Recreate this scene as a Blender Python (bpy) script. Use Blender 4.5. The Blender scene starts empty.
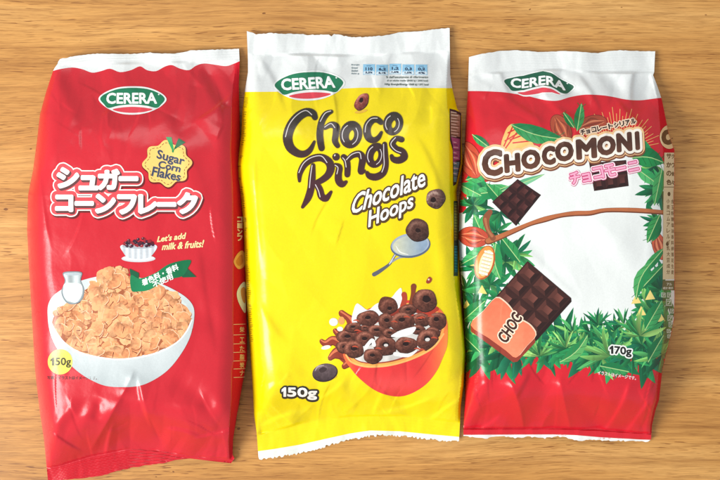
import bpy, math, random
import numpy as np
from mathutils import Vector
from mathutils.geometry import delaunay_2d_cdt

# ------------------------------------------------------------------ camera, world, lights
SC = bpy.context.scene
COL = SC.collection
S = 0.00075                      # metres on the table per unit of the drawing plan (720 x 480 units)
DCAM = 0.75                      # camera height over the table
cam_d = bpy.data.cameras.new("camera"); cam = bpy.data.objects.new("camera", cam_d); COL.objects.link(cam)
cam.location = (0, 0, DCAM); cam.rotation_euler = (0, 0, 0)
cam_d.lens = 50; cam_d.sensor_width = 36; cam_d.clip_start = 0.01; cam_d.clip_end = 50
SC.camera = cam

w = bpy.data.worlds.new("World"); SC.world = w; w.use_nodes = True
bg = w.node_tree.nodes["Background"]; bg.inputs[0].default_value = (0.93, 0.96, 1.0, 1); bg.inputs[1].default_value = 0.53

def area(name, loc, target, sx, sy, power, color):
    d = bpy.data.lights.new(name, 'AREA'); d.shape = 'RECTANGLE'; d.size = sx; d.size_y = sy
    d.energy = power; d.color = color
    o = bpy.data.objects.new(name, d); COL.objects.link(o); o.location = loc
    o.rotation_euler = (Vector(target) - Vector(loc)).to_track_quat('-Z', 'Y').to_euler()
    return o
area("window_light", (-1.45, -0.6, 1.2), (0.05, 0.0, 0), 1.0, 1.0, 47, (1.0, 0.985, 0.96))
area("soft_light", (-0.25, 0.95, 1.15), (0, 0.05, 0), 0.8, 0.5, 3.5, (1.0, 0.98, 0.96))

vs_ = SC.view_settings; vs_.view_transform = 'Standard'; vs_.look = 'None'; vs_.exposure = 0.0; vs_.gamma = 1.0

# ------------------------------------------------------------------ helpers
rng = random.Random(5)
def lin(c):
    c = np.asarray(c, float) / 255.0
    return np.where(c <= 0.04045, c / 12.92, ((c + 0.055) / 1.055) ** 2.4)

def catmull(pts, closed=False, n=6):
    P = np.array(pts, float); out = []; m = len(P)
    rngs = range(m) if closed else range(m - 1)
    for i in rngs:
        if closed: p0, p1, p2, p3 = P[(i-1) % m], P[i], P[(i+1) % m], P[(i+2) % m]
        else: p0, p1, p2, p3 = P[max(i-1, 0)], P[i], P[i+1], P[min(i+2, m-1)]
        for k in range(n):
            t = k / n
            out.append(0.5 * ((2*p1) + (-p0+p2)*t + (2*p0-5*p1+4*p2-p3)*t*t + (-p0+3*p1-3*p2+p3)*t**3))
    if not closed: out.append(P[-1])
    return np.array(out)

def area2(c):
    c = np.asarray(c); x, y = c[:, 0], c[:, 1]
    return 0.5 * float(np.sum(x*np.roll(y, -1) - np.roll(x, -1)*y))
def ccw(c): return c if area2(c) > 0 else c[::-1]
def norm_shape(cs):
    cs = [np.asarray(c, float)[:, :2] for c in cs if len(c) > 2]
    if sum(area2(c) for c in cs) < 0: cs = [c[::-1] for c in cs]
    return cs
def poly(*pts): return [ccw(np.array(pts, float))]
def smooth(*pts, n=6): return [ccw(catmull(pts, True, n))]
def ell(cx, cy, rx, ry, ang=0, n=28, wob=0, seed=0):
    r_ = random.Random(seed); a = np.linspace(0, 2*math.pi, n, endpoint=False)
    k = 1 + wob*np.array([sum(math.sin(q*t+ph) for q, ph in ((2, seed*1.3), (3, seed*2.1), (5, seed*.7)))/3 for t in a])
    x, y = rx*np.cos(a)*k, ry*np.sin(a)*k; c, s = math.cos(ang), math.sin(ang)
    return [ccw(np.stack([cx + x*c - y*s, cy + x*s + y*c], 1))]
def stroke(pts, n=5, closed=False, k=1.0, caps=10):
    """brush stroke through (x, y, radius) points"""
    P = catmull(pts, closed, n) if n > 1 else np.array(pts, float)
    P[:, 2] = np.maximum(P[:, 2]*k, 0.05)
    out = []; m = len(P); a = np.linspace(0, 2*math.pi, caps, endpoint=False)
    for i in range(m):
        out.append(ccw(np.stack([P[i, 0] + P[i, 2]*np.cos(a), P[i, 1] + P[i, 2]*np.sin(a)], 1)))
    for i in range(m if closed else m-1):
        p, q = P[i], P[(i+1) % m]; d = q[:2]-p[:2]; L = math.hypot(*d)
        if L < 1e-4: continue
        nn = np.array([-d[1], d[0]])/L
        out.append(ccw(np.array([p[:2]+nn*p[2], q[:2]+nn*q[2], q[:2]-nn*q[2], p[:2]-nn*p[2]])))
    return out
def line(x0, y0, x1, y1, r): return stroke([(x0, y0, r), (x1, y1, r)], n=1, caps=6)
def grow(cs, r, seg=5):
    """Minkowski growth of an oriented shape (outers positive, holes negative), read with the positive fill rule"""
    out = []
    for c in norm_shape(cs):
        keep = np.hypot(*(c-np.roll(c, 1, 0)).T) > 1e-4
        c = c[keep]; m = len(c)
        if m < 3: continue
        o = []
        for i in range(m):
            a, b, d = c[i-1], c[i], c[(i+1) % m]
            e0 = b-a; e1 = d-b; e0 = e0/np.hypot(*e0); e1 = e1/np.hypot(*e1)
            n0 = np.array([e0[1], -e0[0]]); n1 = np.array([e1[1], -e1[0]])
            cr = e0[0]*e1[1]-e0[1]*e1[0]
            if cr > 0:
                a0 = math.atan2(n0[1], n0[0]); da = math.atan2(cr, float(e0@e1))
                k = max(1, int(math.ceil(da/(math.pi/seg))))
                for j in range(k+1):
                    t = a0+da*j/k; o.append(b+r*np.array([math.cos(t), math.sin(t)]))
            else:
                o.append(b+r*n0); o.append(b.copy()); o.append(b+r*n1)
        out.append(np.array(o))
    return out
def shift(cs, dx, dy): return [c+np.array([dx, dy]) for c in cs]

_tc = {}
def glyphs(s, shear=0.0, spacing=1.0):
    """outline loops of a word in font units (y up)"""
    key = (s, shear, spacing)
    if key in _tc: return _tc[key]
    cu = bpy.data.curves.new("type", 'FONT'); cu.body = s; cu.resolution_u = 3; cu.shear = shear; cu.space_character = spacing
    o = bpy.data.objects.new("type", cu); COL.objects.link(o)
    bpy.context.view_layer.update()
    me = bpy.data.meshes.new_from_object(o.evaluated_get(bpy.context.evaluated_depsgraph_get()))
    V = [v.co.copy() for v in me.vertices]
    idx = {}; canon = []
    for v in V:
        k = (round(v.x, 5), round(v.y, 5)); canon.append(idx.setdefault(k, len(idx)))
    pos = [None]*len(idx)
    for v, c in zip(V, canon): pos[c] = (v.x, v.y)
    ed = {}
    for p in me.polygons:
        vv = [canon[i] for i in p.vertices]
        sg = 1 if p.normal.z >= 0 else -1
        if sg < 0: vv = vv[::-1]
        for a, b in zip(vv, vv[1:]+vv[:1]):
            if a == b: continue
            if (b, a) in ed: del ed[(b, a)]
            else: ed[(a, b)] = 1
    nxt = {}
    for a, b in ed: nxt.setdefault(a, []).append(b)
    loops = []
    while nxt:
        a = next(iter(nxt)); loop = [a]; cur = a
        while cur in nxt:
            b = nxt[cur].pop()
            if not nxt[cur]: del nxt[cur]
            if b == a: break
            loop.append(b); cur = b
        if len(loop) > 2: loops.append(np.array([pos[i] for i in loop]))
    bpy.data.objects.remove(o); bpy.data.curves.remove(cu); bpy.data.meshes.remove(me)
    _tc[key] = loops
    return loops
def text(s, TL, TR, BR, BL, shear=0.0, spacing=1.0, bold=0.0):
    """a word stretched into a four-cornered field of the plan"""
    L = glyphs(s, shear, spacing); A = np.concatenate(L); lo, hi = A.min(0), A.max(0); out = []
    TL, TR, BR, BL = map(np.array, (TL, TR, BR, BL))
    for c in L:
        u = ((c[:, 0]-lo[0])/(hi[0]-lo[0]))[:, None]; v = ((c[:, 1]-lo[1])/max(hi[1]-lo[1], 1e-6))[:, None]
        out.append((1-v)*((1-u)*BL+u*BR) + v*((1-u)*TL+u*TR))
    out = norm_shape(out)
    return grow(out, bold, 3) if bold else out
def text_at(s, x, y, wd, ht, ang=0, **k):
    c, q = math.cos(math.radians(ang)), math.sin(math.radians(ang))
    f = lambda a, b: (x+a*c+b*q, y-a*q+b*c)
    return text(s, f(0, 0), f(wd, 0), f(wd, ht), f(0, ht), **k)

def inside(cs, X, Y, order=None, Ys=None, Xs=None):
    """winding number of many points against a set of loops"""
    W = np.zeros(len(X), int)
    if not len(X): return W
    if order is None: order = np.argsort(Y, kind='stable')
    if Ys is None: Ys, Xs = Y[order], X[order]
    for c in cs:
        x0, y0 = c.min(0); x1, y1 = c.max(0)
        a, b = np.searchsorted(Ys, y0, 'left'), np.searchsorted(Ys, y1, 'right')
        if b <= a: continue
        sel = np.nonzero((Xs[a:b] > x0) & (Xs[a:b] < x1))[0]+a
        if not len(sel): continue
        px, py = Xs[sel], Ys[sel]; A, B = c, np.roll(c, -1, 0); m = len(sel)
        lo = np.minimum(A[:, 1], B[:, 1]); hi = np.maximum(A[:, 1], B[:, 1])
        i0 = np.searchsorted(py, lo, 'left'); n = np.searchsorted(py, hi, 'left')-i0
        eid = np.repeat(np.arange(len(c)), n); idx = np.arange(len(eid))-np.repeat(np.cumsum(n)-n, n)+np.repeat(i0, n)
        p, q = A[eid], B[eid]
        hit = p[:, 0]+(py[idx]-p[:, 1])*(q[:, 0]-p[:, 0])/np.where(q[:, 1] == p[:, 1], 1, q[:, 1]-p[:, 1]) > px[idx]
        acc = np.bincount(idx[hit], weights=np.where(q[hit, 1] > p[hit, 1], 1.0, -1.0), minlength=m)
        W[order[sel]] += np.rint(acc).astype(int)
    return W

def noise(x, y, sc=1.0, seed=0):
    x = np.asarray(x)*sc; y = np.asarray(y)*sc
    def h(i, j): 
        v = np.sin(i*127.1+j*311.7+seed*74.7)*43758.5453
        return v-np.floor(v)
    i, j = np.floor(x), np.floor(y); f, g = x-i, y-j; f = f*f*(3-2*f); g = g*g*(3-2*g)
    return (h(i, j)*(1-f)+h(i+1, j)*f)*(1-g)+(h(i, j+1)*(1-f)+h(i+1, j+1)*f)*g
def facet(x, y, cell, seed=0):
    """crumpled film: flat facets between random heights on a skewed triangular net, creases slightly softened"""
    def one(x, y):
        x, y = x/cell, y/cell; s_ = (x+y)*0.366; X, Y = x+s_, y+s_; i, j = np.floor(X), np.floor(Y); f, g = X-i, Y-j
        def h(a, b):
            v = np.sin(a*127.1+b*311.7+seed*74.7)*43758.5453
            return v-np.floor(v)
        return np.where(f > g, h(i, j)*(1-f)+h(i+1, j)*(f-g)+h(i+1, j+1)*g, h(i, j)*(1-g)+h(i, j+1)*(g-f)+h(i+1, j+1)*f)
    d = 0.9
    return (one(x, y)*2+one(x+d, y+.3)+one(x-d, y-.3)+one(x-.3, y+d)+one(x+.3, y-d))/6
def sstep(a, b, x): t = np.clip((x-a)/(b-a), 0, 1); return t*t*(3-2*t)

# ------------------------------------------------------------------ materials
def film_material(name, rough=0.25, coat=0.0, spec=0.5, bump=0.02):
    m = bpy.data.materials.new(name); m.use_nodes = True; nt = m.node_tree; b = nt.nodes["Principled BSDF"]
    at = nt.nodes.new("ShaderNodeAttribute"); at.attribute_name = "ink"
    tc = nt.nodes.new("ShaderNodeTexCoord")
    n1 = nt.nodes.new("ShaderNodeTexNoise"); n1.inputs["Scale"].default_value = 900; n1.inputs["Detail"].default_value = 2
    mx = nt.nodes.new("ShaderNodeMix"); mx.data_type = 'RGBA'; mx.blend_type = 'MULTIPLY'; mx.inputs[0].default_value = 1
    rp = nt.nodes.new("ShaderNodeMapRange"); rp.inputs[3].default_value = 0.93; rp.inputs[4].default_value = 1.07
    nt.links.new(tc.outputs["Object"], n1.inputs["Vector"]); nt.links.new(n1.outputs["Fac"], rp.inputs[0])
    nt.links.new(at.outputs["Color"], mx.inputs[6]); nt.links.new(rp.outputs[0], mx.inputs[7])
    nt.links.new(mx.outputs[2], b.inputs["Base Color"])
    n2 = nt.nodes.new("ShaderNodeTexNoise"); n2.inputs["Scale"].default_value = 55; n2.inputs["Detail"].default_value = 4; n2.inputs["Roughness"].default_value = 0.55
    r2 = nt.nodes.new("ShaderNodeMapRange"); r2.inputs[3].default_value = rough-0.06; r2.inputs[4].default_value = rough+0.08
    nt.links.new(tc.outputs["Object"], n2.inputs["Vector"]); nt.links.new(n2.outputs["Fac"], r2.inputs[0]); nt.links.new(r2.outputs[0], b.inputs["Roughness"])
    bp = nt.nodes.new("ShaderNodeBump"); bp.inputs["Strength"].default_value = 0.35; bp.inputs["Distance"].default_value = bump*0.05
    nt.links.new(n2.outputs["Fac"], bp.inputs["Height"]); nt.links.new(bp.outputs[0], b.inputs["Normal"])
    b.inputs["Specular IOR Level"].default_value = spec; b.inputs["Coat Weight"].default_value = coat; b.inputs["Coat Roughness"].default_value = 0.18
    return m
FILM = film_material("printed_plastic_film")
INK = film_material("printing_ink_on_film")
MATTE = film_material("creased_side_film", 0.5, 0.0, 0.02, 0.12)
BACK = bpy.data.materials.new("back_film"); BACK.use_nodes = True
_b = BACK.node_tree.nodes["Principled BSDF"]; _b.inputs["Roughness"].default_value = 0.4
_a = BACK.node_tree.nodes.new("ShaderNodeAttribute"); _a.attribute_name = "ink"; BACK.node_tree.links.new(_a.outputs["Color"], _b.inputs["Base Color"])

def wood_material():
    m = bpy.data.materials.new("oak_veneer"); m.use_nodes = True; nt = m.node_tree; b = nt.nodes["Principled BSDF"]; N = nt.nodes.new; L = nt.links.new
    tc = N("ShaderNodeTexCoord")
    def mapping(sx, sy, rz=0):
        q = N("ShaderNodeMapping"); q.inputs["Scale"].default_value = (sx, sy, 1); q.inputs["Rotation"].default_value = (0, 0, math.radians(rz)); return q
    # slow sideways drift of the grain
    wv = N("ShaderNodeTexNoise"); wv.inputs["Scale"].default_value = 1.0; wv.inputs["Detail"].default_value = 2
    mw = mapping(3.2, 7, 0); L(tc.outputs["Object"], mw.inputs[0]); L(mw.outputs[0], wv.inputs["Vector"])
    sub = N("ShaderNodeVectorMath"); sub.operation = 'MULTIPLY_ADD'
    sub.inputs[1].default_value = (0, 0.035, 0); L(wv.outputs["Color"], sub.inputs[0]); L(tc.outputs["Object"], sub.inputs[2])
    def layer(sx, sy, det, ro=0.55, rz=1.0):
        q = mapping(sx, sy, rz); L(sub.outputs[0], q.inputs[0]); n = N("ShaderNodeTexNoise"); n.inputs["Scale"].default_value = 1; n.inputs["Detail"].default_value = det; n.inputs["Roughness"].default_value = ro
        L(q.outputs[0], n.inputs["Vector"]); return n.outputs["Fac"]
    def ramp(src, stops):
        r = N("ShaderNodeValToRGB"); e = r.color_ramp.elements
        e[0].position, e[0].color = stops[0][0], (*stops[0][1], 1); e[1].position, e[1].color = stops[-1][0], (*stops[-1][1], 1)
        for p_, c_ in stops[1:-1]:
            k = e.new(p_); k.color = (*c_, 1)
        L(src, r.inputs[0]); return r.outputs[0]
    def mix(a, c, f, mode='MULTIPLY'):
        x = N("ShaderNodeMix"); x.data_type = 'RGBA'; x.blend_type = mode
        if isinstance(f, float): x.inputs[0].default_value = f
        else: L(f, x.inputs[0])
        L(a, x.inputs[6]); L(c, x.inputs[7]); return x.outputs[2]
    base = ramp(layer(2.0, 15, 5, .6), [(0.34, tuple(lin((186, 130, 64)))), (0.5, tuple(lin((204, 149, 80)))), (0.66, tuple(lin((218, 168, 100))))])
    fine = ramp(layer(16, 300, 5, 0.7), [(0.36, (0.74, 0.67, 0.59)), (0.48, (0.95, 0.94, 0.92)), (0.62, (1.10, 1.11, 1.12))])
    c = mix(base, fine, 0.85)
    fib = ramp(layer(38, 950, 3, 0.7), [(0.38, (0.76, 0.71, 0.66)), (0.5, (1, 1, 1)), (0.62, (1.08, 1.08, 1.08))])
    c = mix(c, fib, 0.8)
    band = ramp(layer(2.6, 80, 4, .6), [(0.36, (0.80, 0.74, 0.67)), (0.48, (1, 1, 1)), (0.66, (1.05, 1.06, 1.07))])
    c = mix(c, band, 0.75)
    pores = ramp(layer(70, 1050, 1, 0.5), [(0.33, (0.46, 0.35, 0.26)), (0.39, (1, 1, 1)), (1.0, (1, 1, 1))])
    pm = ramp(layer(4, 55, 4), [(0.42, (0.15, 0.15, 0.15)), (0.60, (1, 1, 1))])
    pmf = N("ShaderNodeRGBToBW"); L(pm, pmf.inputs[0])
    c = mix(c, pores, pmf.outputs[0])
    dots = ramp(layer(160, 260, 0, 0.3, 0), [(0.115, (0.3, 0.2, 0.14)), (0.14, (1, 1, 1)), (1.0, (1, 1, 1))])
    c = mix(c, dots, 0.85)
    L(c, b.inputs["Base Color"])
    b.inputs["Roughness"].default_value = 0.42; b.inputs["Specular IOR Level"].default_value = 0.45
    bp = N("ShaderNodeBump"); bp.inputs["Strength"].default_value = 0.25; bp.inputs["Distance"].default_value = 0.0004
    L(layer(14, 420, 3), bp.inputs["Height"]); L(bp.outputs[0], b.inputs["Normal"])
    return m

# ------------------------------------------------------------------ table top
def build_table():
    import bmesh
    bm = bmesh.new(); bmesh.ops.create_cube(bm, size=1)
    for v in bm.verts: v.co = (v.co.x*1.7, v.co.y*1.15, v.co.z*0.03-0.015)
    bmesh.ops.bevel(bm, geom=bm.edges[:], offset=0.003, segments=2, affect='EDGES')
    me = bpy.data.meshes.new("wooden_tabletop"); bm.to_mesh(me); bm.free()
    me.materials.append(wood_material())
    o = bpy.data.objects.new("wooden_tabletop", me); COL.objects.link(o); o["kind"] = "structure"
    return o
build_table()

# ------------------------------------------------------------------ a bag: surface and sheets
class Bag:
    def __init__(s, label, xl, xr, gus, ytop, yst, ysb, ybot, H, zt, zb, seal_lean, creases, seed, rib_t=0.00010, rib_b=0.0002, Lt=95, Lb=48, wl=24, foldb=0.0):
        s.foldb = foldb
        s.c = dict(xl=xl, xr=xr, gus=gus, ytop=ytop, yst=yst, ysb=ysb, ybot=ybot)
        s.H, s.zt, s.zb, s.creases, s.seed, s.rib_t, s.rib_b, s.Lt, s.Lb, s.wl = H, zt, zb, creases, seed, rib_t, rib_b, Lt, Lb, wl
        q = random.Random(seed*7+1); x_lo, x_hi = xl[len(xl)//2][1], xr[len(xr)//2][1]
        for k in range(44):          # small sharp puckers, thickest beside the two seals
            top_ = k % 5 < 2; X = q.uniform(x_lo+8, x_hi-14); Y = (yst[0][1]+q.uniform(2, 62)) if top_ else (ysb[0][1]-q.uniform(0, 62))
            if k % 11 == 0: Y = q.uniform(120, 380)
            a = q.gauss(math.pi/2, .65); L = q.uniform(12, 42)
            s.creases = s.creases+[(X, Y, X+L*math.cos(a), Y+(L if top_ else -L)*math.sin(a), q.uniform(2.2, 5), q.choice((-1, 1))*q.uniform(.0002, .00062), q.choice('srs'))]
        r = bpy.data.objects.new("cereal_bag", None); COL.objects.link(r)
        s.org = np.array([*(s.P0((s.f('xl', 240)+s.f('xr', 240))/2, 240)), 0.0]); r.location = s.org
        r.empty_display_size = 0.02
        r["label"] = label; r["category"] = "cereal bag"; r["group"] = "bags of breakfast cereal lying side by side on the table"
        s.root = r
    def f(s, k, t):
        a = np.array(s.c[k], float); return np.interp(t, a[:, 0], a[:, 1])
    def P0(s, x, y): return (x-360)*S, (240-y)*S
    def z(s, x, y):
        xl, xr, g = s.f('xl', y), s.f('xr', y), s.f('gus', y)
        yst, ysb, yt, yb = s.f('yst', x), s.f('ysb', x), s.f('ytop', x), s.f('ybot', x)
        tT = (y-yst)/s.Lt; tB = (ysb-y)/s.Lb
        cT, cB = np.clip(tT, 0, 1), np.clip(tB, 0, 1)
        RT = .45*np.sin(np.pi/2*cT)+.55*(1-np.cos(np.pi*cT))/2; RB = .6*np.sin(np.pi/2*cB)+.4*(1-np.cos(np.pi*cB))/2
        R = RT*RB
        sl = np.clip((x-xl)/(s.wl*(0.4+0.6*R)), 0, 1); pl = np.sqrt(np.clip(1-(1-sl)**2.2, 0, 1))
        d = xr-x; gg = np.maximum(g, 1.0)
        q = np.clip(d/gg, 0, 1); tail = np.clip((d-gg)/16, 0, 1)
        pr = 0.84*q**0.75 + 0.16*(1-(1-tail)**2)
        u = np.clip((x-xl)/np.maximum(xr-xl, 1), 0, 1)
        dome = 0.88+0.12*(1-(2*u-1)**2)
        zs = np.where(y < (yst+ysb)/2, s.zt, s.zb)
        ze = zs+(0.0095-zs)*np.clip(R, 0, 1)
        above = s.H*R*pl*pr*dome
        edge = np.clip(np.minimum(x-xl, d)/5, 0, 1)
        inT = sstep(2, -1, y-yst); inB = sstep(-2, 1, y-ysb)
        mask = edge*(1-inT)*(1-inB)
        c = np.zeros_like(np.asarray(x, float))
        for (x0, y0, x1, y1, wd, dp, kind) in s.creases:
            dx, dy = x1-x0, y1-y0; L = math.hypot(dx, dy); tx, ty = dx/L, dy/L
            a = ((x-x0)*tx+(y-y0)*ty)/L
            bb = (x-x0)*(-ty)+(y-y0)*tx + 0.05*L*(a*(1-a))*4*math.sin(x0+y1)
            fade = sstep(-0.18, 0.25, a)*sstep(1.18, 0.7, a)
            if kind == 'r': pf = np.exp(-np.sqrt(bb*bb+0.5)/wd)
            elif kind == 's': pf = (0.5*(1+np.tanh(bb/(0.24*wd))))*np.exp(-np.maximum(bb, 0)/(3.0*wd))
            else: pf = np.exp(-(bb/wd)**2)
            c = c+1.35*dp*pf*fade
        w1 = noise(x+20*noise(x, y, 0.02, s.seed+9), y, 0.03, s.seed)
        near = np.clip(1-np.minimum(np.clip(tT*0.95, 0, 1), np.clip(tB*0.62, 0, 1)), 0, 1)
        wx, wy = x+16*noise(x, y, .03, s.seed+5), y+22*noise(x, y, .025, s.seed+6)
        f1 = facet(wx, wy*0.7, 34, s.seed+1); f2 = facet(wx*1.15+0.3*wy, wy*0.6, 15, s.seed+2)
        c = c + 0.0012*(w1-0.5) + (0.0013+0.0034*near)*(f1-0.5) + (0.00018+0.0015*near)*(f2-0.5)
        c = c*mask
        # the flat seals: leaning, softly wavy, with pressed ribs
        tt = np.clip((y-yt)/np.maximum(yst-yt, 1), 0, 1); tb = np.clip((y-ysb)/np.maximum(yb-ysb, 1), 0, 1)
        wav = 0.0011*np.sin(x*0.06+s.seed)+0.0007*np.sin(x*0.13+2*s.seed)
        c = c + inT*(wav*(1-0.4*tt) - 0.0022*(1-tt) + s.rib_t*np.sin((y-yt)*2*np.pi/2.6) + 0.0007*(f2-.5) + 0.0004*(facet(x*1.3, y*.5, 9, s.seed)-.5))
        c = c + inB*(0.7*wav*tb - 0.0012*tb + s.foldb*sstep(0, .12, tb)*(1-sstep(.6, .72, tb)) + s.rib_b*np.sin((y-ysb)*2*np.pi/3.2) + 0.0008*(f2-.5) + 0.0005*(facet(x*1.3, y*.5, 9, s.seed)-.5))
        zz = ze+above+c
        return np.maximum(zz, 0.0009), ze, above
    def P(s, x, y):
        z, _, _ = s.z(x, y); k = (DCAM-z)/DCAM
        return np.stack([(x-360)*S*k, (240-y)*S*k, z], -1)
    def N(s, x, y, e=0.35):
        a = s.P(x+e, y)-s.P(x-e, y); b = s.P(x, y-e)-s.P(x, y+e)
        n = np.cross(a, b); return n/np.linalg.norm(n, axis=-1, keepdims=True)
    def outline(s):
        return s._out
    def sheet(s, name, shapes, step=1.5, layer=0, domain=None, mat=None, parent=None, label=None):
        """planar subdivision of painted shapes, laid on the bag's surface; ink colour per corner"""
        allc = [c for sh, _ in shapes for c in sh] + (list(domain) if domain else [])
        A = np.concatenate(allc) if not domain else np.concatenate(list(domain))
        lo, hi = A.min(0), A.max(0)
        nx, ny = int((hi[0]-lo[0])/step)+2, int((hi[1]-lo[1])/(step*0.9))+2
        j, i = np.meshgrid(np.arange(ny), np.arange(nx), indexing='ij')
        gx = lo[0]+(i+0.5*(j % 2)+0.137)*step; gy = lo[1]+(j+0.211)*step*0.9
        gx, gy = gx.ravel(), gy.ravel()
        test = list(domain) if domain else allc
        if domain or len(allc) < 400:
            big = grow(test, 1.0, 2) if not domain else test
            m = inside(big, gx, gy) > 0; gx, gy = gx[m], gy[m]
        V = [Vector((a, b)) for a, b in zip(gx.tolist(), gy.tolist())]; E_ = []
        for c in allc:
            if domain and (c.max(0) < lo).any() or (c.min(0) > hi).any(): continue
            c2 = []
            for k in range(len(c)):
                p, q = c[k], c[(k+1) % len(c)]; n = max(1, int(np.hypot(*(q-p))/(step*1.3)))
                for t in range(n): c2.append(p+(q-p)*t/n)
            k0 = len(V); V += [Vector((float(p[0]), float(p[1]))) for p in c2]; n = len(c2)
            E_ += [(k0+k, k0+(k+1) % n) for k in range(n)]
        r = delaunay_2d_cdt(V, E_, [], 0, 1e-4)
        vv = np.array([(p.x, p.y) for p in r[0]]); F = np.array([f for f in r[2] if len(f) == 3])
        cen = vv[F].mean(1); own = np.full(len(F), -1); order = np.argsort(cen[:, 1], kind='stable'); Ys, Xs = cen[order, 1], cen[order, 0]
        for k, (sh, _) in enumerate(shapes):
            own[inside(sh, cen[:, 0], cen[:, 1], order, Ys, Xs) > 0] = k
        if domain: own[inside(domain, cen[:, 0], cen[:, 1]) <= 0] = -1
        for k, (_, col) in enumerate(shapes):
            if col is None: own[own == k] = -1
        a2 = (vv[F[:, 1]]-vv[F[:, 0]]); b2 = (vv[F[:, 2]]-vv[F[:, 0]]); ar = a2[:, 0]*b2[:, 1]-a2[:, 1]*b2[:, 0]
        own[np.abs(ar) < 1e-6] = -1
        F = F[own >= 0]; ar = ar[own >= 0]; own = own[own >= 0]
        F[ar > 0] = F[ar > 0][:, ::-1]          # plan y points down: flip so faces look up
        used, inv = np.unique(F, return_inverse=True); F = inv.reshape(-1, 3); vv = vv[used]
        x, y = vv[:, 0], vv[:, 1]; n = s.N(x, y); p = s.P(x, y)
        if layer: p = p+n*(0.00012+0.00009*layer)
        me = bpy.data.meshes.new(name)
        me.from_pydata((p-s.org).tolist(), [], F.tolist()); me.update()
        ca = me.color_attributes.new("ink", 'FLOAT_COLOR', 'CORNER'); C = np.ones((len(F)*3, 4))
        fx, fy = x[F], y[F]
        for k, (_, col) in enumerate(shapes):
            m = own == k
            if not m.any(): continue
            if callable(col): v = lin(np.clip(col(fx[m].ravel(), fy[m].ravel()), 0, 255))
            else: v = np.tile(lin(col), (m.sum()*3, 1))
            C.reshape(-1, 3, 4)[m, :, :3] = v.reshape(-1, 3, 3)
        ca.data.foreach_set("color", C.ravel().astype(np.float32))
        me.polygons.foreach_set("use_smooth", [True]*len(F))
        me.normals_split_custom_set_from_vertices(n.tolist())
        me.materials.append(mat or (INK if layer else FILM))
        o = bpy.data.objects.new(name, me); COL.objects.link(o); o.parent = parent or s.root
        if label: o["label"] = label
        return o
    def back(s, outline, col, shapes=()):
        step = 3.0; lo, hi = outline.min(0), outline.max(0)
        gx, gy = np.meshgrid(np.arange(lo[0], hi[0], step), np.arange(lo[1], hi[1], step)); gx, gy = gx.ravel(), gy.ravel()
        m = inside([outline], gx, gy) > 0; gx, gy = gx[m], gy[m]
        n = len(outline); V = [Vector((float(a), float(b))) for a, b in outline]+[Vector((a, b)) for a, b in zip(gx.tolist(), gy.tolist())]
        r = delaunay_2d_cdt(V, [(k, (k+1) % n) for k in range(n)], [], 1, 1e-4)
        vv = np.array([(p.x, p.y) for p in r[0]]); F = np.array(r[2])
        cen = vv[F].mean(1); F = F[inside([outline], cen[:, 0], cen[:, 1]) != 0]
        orig = np.array([any(i < n for i in q) for q in r[3]])
        z, ze, ab = s.z(vv[:, 0], vv[:, 1])
        zb = 0.0006+(ze-0.0006)*(1-np.clip(ab/0.006, 0, 1)); zb = np.minimum(zb, z-0.0009); zb = np.where(orig, z-0.00015, np.maximum(zb, 0.0003))
        k = (DCAM-zb)/DCAM; kk = (DCAM-z)/DCAM; k = np.where(orig, kk, kk)
        p = np.stack([(vv[:, 0]-360)*S*k, (240-vv[:, 1])*S*k, zb], -1)
        me = bpy.data.meshes.new("back_panel"); me.from_pydata((p-s.org).tolist(), [], F.tolist()); me.update()
        ca = me.color_attributes.new("ink", 'FLOAT_COLOR', 'POINT')
        C = np.tile(np.append(lin(col), 1), (len(vv), 1))
        for sh, c_ in shapes: C[inside(sh, vv[:, 0], vv[:, 1]) != 0, :3] = lin(c_)
        ca.data.foreach_set("color", C.ravel().astype(np.float32))
        me.polygons.foreach_set("use_smooth", [True]*len(F)); me.materials.append(BACK)
        o = bpy.data.objects.new("back_panel", me); COL.objects.link(o); o.parent = s.root

def jag(p0, pts, amp, step, seed):
    """torn / pinked edge along a polyline"""
    r_ = random.Random(seed); P = np.array(pts, float); out = []
    for a, b in zip(P[:-1], P[1:]):
        L = np.hypot(*(b-a)); n = max(1, int(L/step)); nn = np.array([-(b-a)[1], (b-a)[0]])/L
        for k in range(n): out.append(a+(b-a)*(k+r_.uniform(-.25, .25)*(k > 0))/n+nn*r_.uniform(-amp, amp)*(1 if (k or len(out)) else 0))
    out.append(P[-1]); return out

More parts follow.
